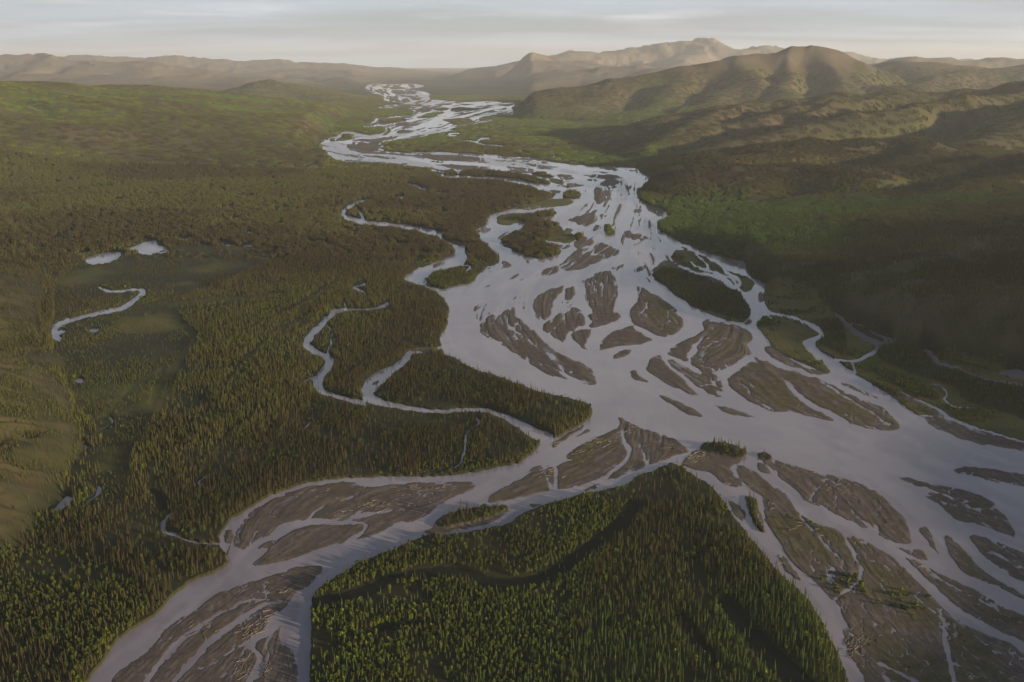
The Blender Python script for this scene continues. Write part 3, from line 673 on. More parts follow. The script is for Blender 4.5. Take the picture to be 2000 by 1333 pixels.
def ground_material():
    m, nt, p = new_mat('valley_ground'); b = NB(nt); P = b.pos()
    a = b.attr('cover'); sp = b.N.new('ShaderNodeSeparateColor'); b.L.new(a.outputs['Color'], sp.inputs[0])
    gravel, meadow, hill = sp.outputs[0], sp.outputs[1], sp.outputs[2]
    a2 = b.attr('detail'); s2 = b.N.new('ShaderNodeSeparateColor'); b.L.new(a2.outputs['Color'], s2.inputs[0])
    streak_, wet, band = s2.outputs[0], s2.outputs[1], s2.outputs[2]
    big = b.noise(P, .0011, 5); mid = b.noise(P, .008, 5); fine = b.noise(P, .07, 4, .7); pat = b.noise(P, .02, 4, .65, .4)
    moss = b.mix(b.ramp(mid, .35, .65), (.020, .023, .009), (.034, .032, .012))
    grass = b.mix(b.ramp(mid, .38, .62), (.062, .066, .016), (.098, .086, .024))
    hl = b.mix(b.ramp(big, .38, .60), (.088, .062, .042), (.058, .058, .020))
    hl = b.mix(b.math('MULTIPLY', b.ramp(fine, .4, .7), .35), hl, (.045, .055, .016))
    bare = b.mix(b.ramp(b.noise(P, .03, 5, .7), .38, .62), (.050, .040, .021), (.036, .036, .014))
    al = b.attr('bare')
    silt = b.mix(b.ramp(fine, .3, .7), (.066, .052, .046), (.098, .078, .068))
    silt = b.mix(b.math('MULTIPLY', b.ramp(streak_, .56, .95), .4), silt, (.17, .145, .125))
    silt = b.mix(b.math('MULTIPLY', b.ramp(pat, .67, .75), .7), silt, (.27, .24, .205))
    silt = b.mix(b.math('MULTIPLY', b.ramp(pat, .42, .30), .55), silt, (.072, .068, .026))
    silt = b.mix(b.math('MULTIPLY', b.ramp(mid, .5, .7), .5), silt, (.095, .080, .032)); silt = b.mix(band, silt, b.mix(b.ramp(fine, .35, .65), (.050, .050, .014), (.082, .072, .022))); silt = b.mix(wet, silt, (.048, .040, .037))
    c = b.mix(meadow, moss, grass); c = b.mix(a.outputs['Alpha'], c, (.010, .012, .005)); c = b.mix(hill, c, hl); c = b.mix(al.outputs['Fac'], c, bare); c = b.mix(a2.outputs['Alpha'], c, b.mix(b.ramp(mid, .35, .65), (.175, .128, .108), (.115, .105, .062))); c = b.mix(gravel, c, silt)  # the alpha mixes paint tree shade into near gaps, haze onto far ranges
    b.put(p.inputs['Base Color'], c); b.put(p.inputs['Roughness'], b.math('SUBTRACT', .92, b.math('MULTIPLY', wet, .6)))
    b.put(p.inputs['Specular IOR Level'], b.math('ADD', .15, b.math('MULTIPLY', wet, .3)))
    bm = b.N.new('ShaderNodeBump'); bm.inputs['Strength'].default_value = .35; bm.inputs['Distance'].default_value = 6.0
    b.put(bm.inputs['Height'], b.math('MULTIPLY', b.math('ADD', b.noise(P, .035, 5, .7), b.math('MULTIPLY', b.noise(P, .006, 4, .6), 2.0)), hill)); b.L.new(bm.outputs[0], p.inputs['Normal'])
    return m
def water_material():
    m, nt, p = new_mat('silty_water'); b = NB(nt); P = b.pos(); pl = b.attr('plume').outputs['Fac']
    n = b.noise(P, .006, 5, .6, .6); n2 = b.noise(P, .05, 3, .6)
    b.put(p.inputs['Base Color'], b.mix(b.math('ADD', b.math('MULTIPLY', b.ramp(n, .35, .65), .5), b.math('MULTIPLY', b.ramp(pl, .25, .8), .5)), (.160, .140, .166), (.232, .208, .232)))
    b.put(p.inputs['Roughness'], b.math('ADD', .07, b.math('MULTIPLY', b.ramp(pl, .45, .75), .16))); p.inputs['IOR'].default_value = 1.33
    bm = b.N.new('ShaderNodeBump'); bm.inputs['Strength'].default_value = .05; bm.inputs['Distance'].default_value = 1.0
    b.put(bm.inputs['Height'], n2); b.L.new(bm.outputs[0], p.inputs['Normal'])
    return m
MAT_GROUND, MAT_WATER = ground_material(), water_material()
# ------------------------------------------------------------------ ground, bars, islands, hills and water as meshes cut from the lattice
def labels(mask):
    """connected components of a 2-D mask by row runs"""
    lab = np.zeros(mask.shape, np.int32); par = [0]
    def find(a):
        while par[a] != a: par[a] = par[par[a]]; a = par[a]
        return a
    prev = []
    for j in range(mask.shape[0]):
        d = np.flatnonzero(np.diff(np.concatenate([[0], mask[j].view(np.int8), [0]]))); cur = []; k = 0
        for s0, e0 in zip(d[::2], d[1::2]):
            while k < len(prev) and prev[k][1] < s0: k += 1
            i = k; root = 0
            while i < len(prev) and prev[i][0] <= e0:
                r = find(prev[i][2]); root = r if not root else root
                if r != root: par[r] = root
                i += 1
            if not root: par.append(len(par)); root = len(par) - 1
            cur.append((s0, e0, root)); lab[j, s0:e0] = root
        prev = cur
    flat = np.array([find(i) for i in range(len(par))], np.int32); return flat[lab]
bare = bare_near
bare = np.maximum(bare, ss(.1, 1.0, convex) * ss(15, 40, H) * np.where(np.isin(grp, [4, 5]), .55, .2) * ss(.38, .56, fbm(X / 300, Y / 300, 3, 127)))
bare = np.maximum(bare, ss(300, 520, Z) * .75) * (1 - gw)
FLATS = '1490 990 1560 1000 1650 1040 1740 1085 1860 1200 1960 1300 2000 1420 1780 1420 1720 1300 1640 1170 1560 1120 1510 1050'
fr = np.zeros((R * SSP, C * SSP), np.uint8)
for t_ in (FLATS, '1430 715 1500 700 1620 745 1740 820 1740 835 1600 815 1480 780', '1260 570 1335 610 1330 650 1270 640', '1385 640 1460 660 1450 700 1390 690', '1100 890 1190 850 1200 900 1100 940', '1340 900 1440 905 1440 945 1380 925', '1790 1100 1990 1200 1990 1230 1850 1160'):
    fill(fr, px_index(smooth_closed(np.array(t_.split(), float).reshape(-1, 2))), 1)
herb = blur(down(fr == 1), 3) * gw * ss(.40, .60, fbm(X / 34, Y / 34, 4, 143)) * .62
wet = np.clip(1 - ss(.04, .36, (Z - H) / amp), 0, 1) * gw
MARSH = "105 700 108 560 160 515 230 505 350 480 560 490 470 540 330 590 385 660 330 780 260 880 240 1000 180 1000 200 850 150 800"
mr = np.zeros((R * SSP, C * SSP), np.uint8); fill(mr, px_index(smooth_closed(np.array(MARSH.split(), float).reshape(-1, 2))), 1)
marsh = blur(down(mr == 1), 6) * (.05 + .8 * ss(.46, .64, fbm(X / 130, Y / 130, 4, 133)))
ATTR = {'cover': np.stack([gw, np.clip(mw + scar * .5 * (X < -150) + marsh, 0, 1), hillmask, scar * (Y < 1000)], -1).reshape(-1, 4),  # alpha: near treeless gaps, their tree shade painted as dark ground
        'detail': np.stack([streak, wet, herb, np.maximum(np.where(np.isin(grp, [2, 3]), ss(30, 160, H) * .85, 0), np.where(grp == 4, ss(330, 470, H) * .5, 0))], -1).reshape(-1, 4)}  # alpha: pale tundra on far ranges and peak top, lightened in place of haze
def mesh_from(name, fmask, z, mat, attrs=True):
    J, I = np.nonzero(fmask); q = np.stack([J * C + I, J * C + I + 1, (J + 1) * C + I + 1, (J + 1) * C + I], 1)
    u, inv = np.unique(q, return_inverse=True); inv = inv.reshape(-1).astype(np.int32)
    co = np.stack([X.reshape(-1)[u], Y.reshape(-1)[u], (z.reshape(-1)[u] if z is not None else np.zeros(len(u), np.float32))], 1).astype(np.float32)
    me = bpy.data.meshes.new(name); me.vertices.add(len(u)); me.vertices.foreach_set('co', co.ravel())
    me.loops.add(len(inv)); me.loops.foreach_set('vertex_index', inv); me.polygons.add(len(q))
    me.polygons.foreach_set('loop_start', np.arange(0, len(inv), 4, dtype=np.int32))
    me.polygons.foreach_set('use_smooth', np.ones(len(q), bool))
    me.update(calc_edges=True)
    if attrs:
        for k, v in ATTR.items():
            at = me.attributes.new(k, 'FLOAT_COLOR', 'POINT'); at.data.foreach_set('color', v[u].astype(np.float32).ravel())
        at = me.attributes.new('bare', 'FLOAT', 'POINT'); at.data.foreach_set('value', bare.reshape(-1)[u].astype(np.float32))
    else:
        at = me.attributes.new('plume', 'FLOAT', 'POINT'); at.data.foreach_set('value', plume.reshape(-1)[u].astype(np.float32))
    me.materials.append(mat); ob = bpy.data.objects.new(name, me); sc.collection.objects.link(ob); return ob
plume = lic(blur(RNG.random((R, C)).astype(np.float32), 3), 26)
def four(a, f): return f(f(a[:-1, :-1], a[:-1, 1:]), f(a[1:, :-1], a[1:, 1:]))
zmax, zmin = four(Z, np.maximum), four(Z, np.minimum)
keep = zmax > -.03; flab = labels(keep)
area = np.bincount(flab.ravel(), weights=((Y[:-1, :-1] * .001) * np.gradient(rows)[:-1, None]).ravel()); area[0] = 0
hillH = four(H, np.minimum); gcell = grp[:-1, :-1]
mg = np.bincount(flab.ravel(), weights=four(gw, np.minimum).ravel()); nf = np.bincount(flab.ravel())
order = np.argsort(-area); main_ids = [i for i in order[:40] if area[i] > 1.5e6] or [order[0]]
hill_f = np.isin(flab, main_ids) & (hillH > 9)
ground_f = keep & ~hill_f
for i in order:
    if i == 0 or i in main_ids or nf[i] < 14: continue
    f = flab == i; ground_f &= ~f
    ob = mesh_from('gravel_bar' if mg[i] / nf[i] > .45 else 'island', f, Z, MAT_GROUND); ob['kind'] = 'structure'
ob = mesh_from('ground', ground_f, Z, MAT_GROUND); ob['kind'] = 'structure'
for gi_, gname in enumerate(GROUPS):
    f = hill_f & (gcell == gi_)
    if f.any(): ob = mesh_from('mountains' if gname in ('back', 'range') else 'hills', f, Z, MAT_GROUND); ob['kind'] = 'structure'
wet_f = zmin < .06
wlab = labels(wet_f); wn = np.bincount(wlab.ravel()); wn[0] = 0; worder = np.argsort(-wn)
river_f = np.zeros_like(wet_f)
for n_, i in enumerate(worder):
    if wn[i] == 0: break
    if n_ == 0 or wn[i] < 30 or n_ > 60: river_f |= wlab == i
    else:
        f = wlab == i; J_, I_ = np.nonzero(f)
        ob = mesh_from('pond', f, None, MAT_WATER, False); ob['kind'] = 'structure'
ob = mesh_from('river', river_f, None, MAT_WATER, False); ob['kind'] = 'structure'
# ------------------------------------------------------------------ vegetation
def samp(F, x, y):
    c, r = to_index(x, y); c = np.clip(c, 0, C - 1.001); r = np.clip(r, 0, R - 1.001); i, j = c.astype(int), r.astype(int); fx, fy = c - i, r - j
    return (F[j, i] * (1 - fx) + F[j, i + 1] * fx) * (1 - fy) + (F[j + 1, i] * (1 - fx) + F[j + 1, i + 1] * fx) * fy
def foliage_material(name, dark, mid_, lite):
    m, nt, p = new_mat(name); b = NB(nt); t = b.attr('tint', 'INSTANCER'); oi = b.N.new('ShaderNodeObjectInfo'); P = b.pos()
    to = b.attr('tint', 'OBJECT')
    v = b.math('ADD', b.math('MAXIMUM', t.outputs['Fac'], to.outputs['Fac']), b.math('MULTIPLY', b.math('SUBTRACT', oi.outputs['Random'], .5), .34))
    v = b.math('ADD', v, b.math('MULTIPLY', b.math('SUBTRACT', b.noise(P, .16, 2), .5), .5), True)
    c = b.mix(b.ramp(v, 0, .55), dark, mid_); c = b.mix(b.ramp(v, .5, 1), c, lite)
    b.put(p.inputs['Base Color'], c); p.inputs['Roughness'].default_value = .85; p.inputs['Specular IOR Level'].default_value = .1
    return m
MAT_NEEDLE = foliage_material('spruce_needles', (.036, .030, .012), (.058, .054, .016), (.048, .082, .015))
MAT_LEAF = foliage_material('willow_leaves', (.048, .062, .012), (.078, .100, .014), (.100, .125, .018))
mb, ntb, pb = new_mat('bark'); pb.inputs['Base Color'].default_value = (.10, .075, .055, 1); pb.inputs['Roughness'].default_value = .9; MAT_BARK = mb
def raw_mesh(name, v, f, mat):
    me = bpy.data.meshes.new(name); me.from_pydata([tuple(q) for q in v], [], f); me.materials.append(mat); me.update(); return me
def spruce(v, f, x, y, h, r, tiers, n, rnd, z0=0.0):
    for t in range(tiers):
        a = t / tiers; zb = z0 + h * (.06 + .90 * a ** .92); top = min(zb + h * (1.7 / tiers), h * 1.0 + z0); rr = r * (1 - a) ** .8 * rnd.uniform(.8, 1.15) + .08
        i0 = len(v); v.append((x, y, top)); ph = rnd.random() * 6.3
        for k in range(2 * n if n > 5 else n):
            q = ph + 2 * math.pi * k / (2 * n if n > 5 else n); rk = rr * ((1.0 if k % 2 == 0 else .55) if n > 5 else 1) * rnd.uniform(.75, 1.2)
            v.append((x + math.cos(q) * rk, y + math.sin(q) * rk, zb - (rk * .25 if k % 2 == 0 else 0)))
        m = len(v) - i0 - 1
        f += [(i0, i0 + 1 + k, i0 + 1 + (k + 1) % m) for k in range(m)]
def tube(v, f, pts, rad, n=6):
    base = len(v)
    for (x, y, z), r in zip(pts, rad):
        v += [(x + math.cos(6.2832 * k / n) * r, y + math.sin(6.2832 * k / n) * r, z) for k in range(n)]
    for s_ in range(len(pts) - 1):
        f += [(base + s_ * n + k, base + s_ * n + (k + 1) % n, base + (s_ + 1) * n + (k + 1) % n, base + (s_ + 1) * n + k) for k in range(n)]
def leafy(v, f, x, y, z0, h, r, n, rnd, size):
    for k in range(n):
        while True:
            a, b_, c = rnd.uniform(-1, 1), rnd.uniform(-1, 1), rnd.uniform(-1, 1); q = a * a + b_ * b_ + c * c
            if .25 < q < 1: break
        lump = 1 + .25 * math.sin(a * 5 + x) * math.cos(b_ * 5 + y)
        p = Vector((x + a * r * lump, y + b_ * r * lump, z0 + h * (.5 + .5 * c))); d = Vector((rnd.gauss(0, 1), rnd.gauss(0, 1), rnd.gauss(.6, 1))).normalized()
        e = d.orthogonal().normalized(); g = d.cross(e); sz = size * rnd.uniform(.6, 1.3); i = len(v)
        v += [tuple(p + e * sz), tuple(p + g * sz * .8), tuple(p - e * sz), tuple(p - g * sz * .8)]; f.append((i, i + 1, i + 2, i + 3))
shapes = bpy.data.collections.new('tree_shapes')            # sources for the massed forest, not linked to the scene themselves
def source(coll, name, me): o = bpy.data.objects.new(name, me); coll.objects.link(o); return o
NEAR = []
for k in range(4):
    rnd = random.Random(100 + k); h = (15, 13.5, 16.5, 12)[k]; r = (1.25, 1.45, 1.1, 1.5)[k]
    v, f = [], []; spruce(v, f, 0, 0, h, r, 13, 7, rnd, .6); crown = raw_mesh('spruce_crown', v, f, MAT_NEEDLE)
    v, f = [], []; tube(v, f, [(0, 0, -.6), (0, 0, h * .5), (0, 0, h * .98)], [.2, .13, .03], 6); trunk = raw_mesh('spruce_trunk', v, f, MAT_BARK)
    NEAR.append((crown, trunk, h))
for k in range(3):
    rnd = random.Random(200 + k); h = (9, 10.5, 8)[k]; r = (1.9, 1.8, 2.2)[k]
    v, f = [], []; leafy(v, f, 0, 0, h * .18, h * .82, r, 260, rnd, .62); crown = raw_mesh('broadleaf_crown', v, f, MAT_LEAF)
    v, f = [], []; tube(v, f, [(0, 0, -.6), (.1, 0, h * .4), (0, .1, h * .8)], [.2, .13, .04], 6)
    for q in range(5):
        a = rnd.random() * 6.3; tube(v, f, [(0, 0, h * (.3 + .1 * q)), (math.cos(a) * r * .6, math.sin(a) * r * .6, h * (.45 + .1 * q))], [.08, .02], 4)
    NEAR.append((crown, raw_mesh('broadleaf_trunk', v, f, MAT_BARK), h))
for k in range(7):       # 0-3 spruce, 4-6 broadleaf: single trees of the middle ground
    rnd = random.Random(300 + k); v, f = [], []
    if k < 4: spruce(v, f, 0, 0, NEAR[k][2], (1.35, 1.5, 1.2, 1.6)[k], 7, 6, rnd, .3)
    else: leafy(v, f, 0, 0, 1, NEAR[k][2] - 1, 2.0, 90, rnd, .95)
    source(shapes, 'shape_a%d' % k, raw_mesh('tree_shape', v, f, MAT_NEEDLE if k < 4 else MAT_LEAF))
for k in range(4):       # 7-10 groups of trees about 12 m across
    rnd = random.Random(400 + k); v, f = [], []
    for q in range(22 if k < 3 else 12):
        x, y = rnd.uniform(-7.5, 7.5), rnd.uniform(-7.5, 7.5)
        if k < 3: spruce(v, f, x, y, rnd.uniform(8, 17), rnd.uniform(1.0, 1.5), 4, 5, rnd, 0)
        else: leafy(v, f, x, y, .5, rnd.uniform(5, 9), 2.0, 26, rnd, 1.4)
    source(shapes, 'shape_b%d' % k, raw_mesh('grove_shape', v, f, MAT_NEEDLE if k < 3 else MAT_LEAF))
for k in range(4):       # 11-14 stands about 36 m across
    rnd = random.Random(500 + k); v, f = [], []
    for q in range((80, 60, 40, 60)[k]):
        x, y = rnd.uniform(-19, 19), rnd.uniform(-19, 19); spruce(v, f, x, y, rnd.uniform(6, 16), rnd.uniform(1.3, 2.1), 2, 4, rnd, -1)
    source(shapes, 'shape_c%d' % k, raw_mesh('stand_shape', v, f, MAT_NEEDLE if k < 3 else MAT_LEAF))
for k in range(2):       # 15-16 low willow bushes
    rnd = random.Random(600 + k); v, f = [], []; leafy(v, f, 0, 0, -.2, 2.6, 1.7, 40, rnd, .8); source(shapes, 'shape_d%d' % k, raw_mesh('bush_shape', v, f, MAT_LEAF))
def mass(name, pts, rot, scl, idx, tint, coll=None):
    """one object that carries many placed shapes"""
    me = bpy.data.meshes.new(name); me.vertices.add(len(pts)); me.vertices.foreach_set('co', np.asarray(pts, np.float32).ravel())
    for k, t, d in (('rot', 'FLOAT_VECTOR', rot), ('scl', 'FLOAT_VECTOR', scl)):
        me.attributes.new(k, t, 'POINT').data.foreach_set('vector', np.asarray(d, np.float32).ravel())
    me.attributes.new('idx', 'INT', 'POINT').data.foreach_set('value', np.asarray(idx, np.int32))
    me.attributes.new('tint', 'FLOAT', 'POINT').data.foreach_set('value', np.asarray(tint, np.float32))
    ob = bpy.data.objects.new(name, me); sc.collection.objects.link(ob); ob['kind'] = 'stuff'
    ng = bpy.data.node_groups.new(name + '_placing', 'GeometryNodeTree'); N, L = ng.nodes, ng.links
    ng.interface.new_socket('Geometry', in_out='INPUT', socket_type='NodeSocketGeometry'); ng.interface.new_socket('Geometry', in_out='OUTPUT', socket_type='NodeSocketGeometry')
    gi, go = N.new('NodeGroupInput'), N.new('NodeGroupOutput'); iop = N.new('GeometryNodeInstanceOnPoints'); ci = N.new('GeometryNodeCollectionInfo')
    ci.inputs['Collection'].default_value = coll or shapes; ci.inputs['Separate Children'].default_value = True; ci.inputs['Reset Children'].default_value = True
    def na(n, t):
        a = N.new('GeometryNodeInputNamedAttribute'); a.data_type = t; a.inputs['Name'].default_value = n; return a.outputs[0]
    L.new(gi.outputs[0], iop.inputs['Points']); L.new(ci.outputs[0], iop.inputs['Instance']); iop.inputs['Pick Instance'].default_value = True
    L.new(na('idx', 'INT'), iop.inputs['Instance Index'])
    e2r = N.new('FunctionNodeEulerToRotation'); L.new(na('rot', 'FLOAT_VECTOR'), e2r.inputs[0]); L.new(e2r.outputs[0], iop.inputs['Rotation'])
    L.new(na('scl', 'FLOAT_VECTOR'), iop.inputs['Scale']); L.new(iop.outputs[0], go.inputs[0])
    md = ob.modifiers.new('placing', 'NODES'); md.node_group = ng; return ob
def jitter_grid(y0, y1, step, umax=.62):
    ys = np.arange(y0, y1, step); out = []
    for y in ys:
        xs = np.arange(-umax * y - 20, umax * y + 20, step); out.append(np.stack([xs, np.full(len(xs), y)], 1))
    p = np.concatenate(out); p += RNG.uniform(-.48, .48, p.shape) * step; p = p[p[:, 1] > 445]; return p[:, 0], p[:, 1]
forest = np.clip(1 - gw - mw, 0, 1) * ss(.70, .98, land)
# where the growth is short, round and yellow-green (near point of land and odd patches)
def in_px(poly, x, y):
    depth = y * CP + CAM_H * SP; px = 1000 + FPX * x / depth; py = 666.5 + FPX * (CAM_H * CP - y * SP) / depth
    m = np.zeros(len(x), bool); p = np.array(poly.split(), float).reshape(-1, 2)
    for a, e in zip(p, np.roll(p, -1, 0)):
        m ^= ((a[1] <= py) != (e[1] <= py)) & (px < a[0] + (py - a[1]) * (e[0] - a[0]) / (e[1] - a[1] + 1e-9))
    return m
BROAD = ["600 1130 850 1040 1180 945 1240 930 1235 1010 1190 1060 1130 1180 1120 1250 1110 1420 600 1420",
         "0 1080 120 1080 240 1120 300 1180 200 1290 60 1260 0 1240", "970 435 1110 420 1110 505 970 500", "815 470 980 470 980 565 815 565",
         "1660 700 1850 750 1900 790 1700 760", "820 905 1000 905 1060 860 1060 840 1075 870 990 925 815 940"]
def density(x, y):
    f = samp(forest, x, y); h = samp(H, x, y); z = samp(Z, x, y)
    off = 3.5 * y / CAM_H; far_ok = (samp(forest, x * (y + off) / y, y + off) > .4) | (samp(land, x * (y + off) / y, y + off) > .9)   # keep the far bank of each stand clear of the water edge
    cl = fbm(x / 55, y / 55, 3, 201); open_ = fbm(x / 420, y / 420, 3, 211)
    d = f * np.where(far_ok, 1, .0) * (1 - .97 * ss(.2, .5, samp(scar, x, y))) * (.22 + .95 * ss(.28, .5, cl))
    mar = in_px(MARSH, x, y); d *= np.where(mar, .12 + .75 * ss(.44, .58, fbm(x / 90, y / 90, 4, 261)), 1)
    d *= 1 - .35 * ss(.52, .68, open_) * (y > 1500)
    bz = samp(bare, x, y); d *= 1 - .84 * bz; d *= 1 + .25 * np.clip(-samp(convex, x, y), 0, 1) * (h > 10); d *= 1 - ss(300, 420, z + 120 * (cl - .5))
    return np.clip(d, 0, 1), mar, h
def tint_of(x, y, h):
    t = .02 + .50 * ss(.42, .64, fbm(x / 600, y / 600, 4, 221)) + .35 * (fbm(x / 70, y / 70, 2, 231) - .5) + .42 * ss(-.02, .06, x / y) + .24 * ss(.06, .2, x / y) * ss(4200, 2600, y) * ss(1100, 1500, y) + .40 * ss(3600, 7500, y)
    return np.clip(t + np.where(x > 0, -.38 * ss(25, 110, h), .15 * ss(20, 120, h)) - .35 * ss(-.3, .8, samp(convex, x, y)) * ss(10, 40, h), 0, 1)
def tilt(x, y, n):
    return np.stack([np.zeros(n), np.zeros(n), RNG.uniform(0, 6.283, n)], 1)
x, y = jitter_grid(445, 2300, 3.6); d, mar, h = density(x, y)
broad = np.zeros(len(x), bool)
for q in BROAD: broad |= in_px(q, x, y)
dd = np.where(broad, d * 1.0, d * .95); k = RNG.random(len(x)) < dd; x, y, mar, h, broad = x[k], y[k], mar[k], h[k], broad[k]
n = len(x); mixf = fbm(x / 45, y / 45, 3, 241)
is_b = np.where(broad, RNG.random(n) < .55, RNG.random(n) < .10 + .35 * ss(.62, .72, mixf))
idx = np.where(is_b, 4 + RNG.integers(0, 3, n), RNG.integers(0, 4, n))
hs = np.where(broad, RNG.uniform(.44, .74, n), RNG.uniform(.40, .95, n)) * np.where(mar, .6, 1) * (.8 + .4 * fbm(x / 120, y / 120, 2, 251)) * np.where((h > 6) & (x < 0), .62, 1) * .88
ws = hs * RNG.uniform(.62, 1.0, n) * np.where(broad, 1.2, 1)
tn = np.clip(tint_of(x, y, h) + np.where(broad, .25, 0) - np.where(RNG.random(n) < .12, .5, 0), 0, 1)
z = samp(Z, x, y); P3 = np.stack([x, y, z - .1], 1)
# the trees that show largest become things of their own
depth = y * CP + CAM_H * SP; ppx = 1000 + FPX * x / depth; ppy = 666.5 + FPX * (CAM_H * CP - (y * SP)) / depth
vis = (ppx > 12) & (ppx < 1988) & (ppy < 1345); score = np.where(vis, hs * np.where(is_b, 9, 14) / depth, 0)
own = np.argsort(-score)[:292]; rest = np.ones(n, bool); rest[own] = False
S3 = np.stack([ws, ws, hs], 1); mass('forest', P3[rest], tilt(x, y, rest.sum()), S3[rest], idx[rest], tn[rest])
def tree(kind, p, s, rz, tint, label, cat, group=None, lean=(0, 0)):
    e = bpy.data.objects.new('spruce_tree' if kind < 4 else 'broadleaf_tree', None); sc.collection.objects.link(e)
    e.location = p; e.rotation_euler = (lean[0], lean[1], rz); e.scale = s; e['label'] = label; e['category'] = cat
    if group: e['group'] = group
    for nm, me in (('crown', NEAR[kind][0]), ('trunk', NEAR[kind][1])):
        o = bpy.data.objects.new(nm, me); sc.collection.objects.link(o); o.parent = e
        if nm == 'crown': o['tint'] = float(tint)
    return e
for i in own:
    kd = int(idx[i]); sp_ = kd < 4; left = ppx[i] < 620
    where = 'on the bank beyond the near gravel bar' if left else 'on the near point between two river arms'
    lb = ('slender dark spruce in dense forest ' if sp_ else 'rounded leafy tree among the spruces ') + where
    gp = ('spruces ' if sp_ else 'leafy trees ') + where
    tree(kd, tuple(P3[i]), tuple(S3[i]), RNG.uniform(0, 6.28), tn[i], lb, 'spruce' if sp_ else 'tree', gp)
# middle ground in small groups
x, y = jitter_grid(2300, 4300, 12.0); d, mar, h = density(x, y); k = RNG.random(len(x)) < d; x, y, h, mar = x[k], y[k], h[k], mar[k]; n = len(x)
idx = np.where(RNG.random(n) < .12, 10, 7 + RNG.integers(0, 3, n)); z = samp(Z, x, y); sv = RNG.uniform(.62, .9, n) * np.where(mar, .6, 1)
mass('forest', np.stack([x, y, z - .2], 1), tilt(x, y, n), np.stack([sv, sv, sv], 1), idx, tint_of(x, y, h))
x, y = jitter_grid(4300, 13500, 38.0); d, mar, h = density(x, y); k = d > .30 + .12 * RNG.random(len(x)); x, y, h, d = x[k], y[k], h[k], d[k]; n = len(x)
z = samp(Z, x, y); e_ = 15.0
sx_ = (samp(Z, x + e_, y) - samp(Z, x - e_, y)) / (2 * e_); sy_ = (samp(Z, x, y + e_ * 2) - samp(Z, x, y - e_ * 2)) / (4 * e_)
# tilt each stand with its slope
rot = np.stack([np.arctan(sy_), -np.arctan(sx_), RNG.integers(0, 2, n) * math.pi * 0], 1)
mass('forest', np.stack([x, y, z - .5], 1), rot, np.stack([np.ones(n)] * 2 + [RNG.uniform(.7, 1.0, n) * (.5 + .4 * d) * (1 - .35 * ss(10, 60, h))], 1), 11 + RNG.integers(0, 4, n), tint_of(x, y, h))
# willow scrub on the vegetated bars and banks
x, y = jitter_grid(560, 3200, 5.5); m_, g_, f_ = samp(mw * ss(.8, 1, land), x, y), samp(gw * ss(.9, 1, land), x, y), samp(forest, x, y)
cl = fbm(x / 38, y / 38, 3, 301); bank = ss(.15, .5, f_) * (1 - ss(.85, 1.0, f_)); SHR = ["1500 1000 1640 1020 1700 1080 1860 1200 1960 1333 1760 1333 1640 1160 1560 1130"]
gsh = in_px(SHR[0], x, y) * .75 * ss(.5, .6, cl)
d = m_ * ss(.44, .58, cl) * .85 + g_ * gsh + bank * .7; d = d * (samp(Z - H, x, y) > .2)
k = RNG.random(len(x)) < d; x, y, cl = x[k], y[k], cl[k]; n = len(x); sv = RNG.uniform(.4, 1.1, n) * (.55 + .7 * ss(.5, .7, cl)); z = samp(Z, x, y)
mass('shrubbery', np.stack([x, y, z], 1), tilt(x, y, n), np.stack([sv, sv, sv], 1), 15 + RNG.integers(0, 2, n), np.clip(RNG.uniform(.3, 1, n), 0, 1))
print('scatter done')
# single trees one could point at
def ground_px(px, py): gx_, gy_ = to_ground(px, py); return (float(gx_), float(gy_), max(float(samp(Z, np.array([gx_]), np.array([gy_]))[0]) - .1, .2))
for px, py, k, s, tn_, lb, cat, lean in (
    (900, 1010, 2, 1.15, .5, 'taller of the lone spires on the low willow island by the point', 'spruce', (0, 0)),
    (912, 1006, 0, .95, .5, 'right one of the two lone spires on the low willow island', 'spruce', (0, 0)),
    (886, 1014, 1, .95, .4, 'thin spruce left of the two lone spires on the low willow island', 'spruce', (0, 0)),
    (443, 1086, 3, 1.0, .0, 'russet dead spruce leaning over the water at the left bank corner', 'dead tree', (.1, .35)),
    (1287, 643, 5, .8, .9, 'lone round bush on the greenish gravel bar in mid river', 'bush', (0, 0)),
    (1190, 455, 4, 1.2, .7, 'round tree on the tiny dark islet in mid channel', 'tree', (0, 0)),
    (1325, 800 - 0, 2, .01, .5, '', '', (0, 0))):
    if s < .1: continue
    tree(k, ground_px(px, py), (s, s, s), .5, tn_, lb, cat, None, lean)
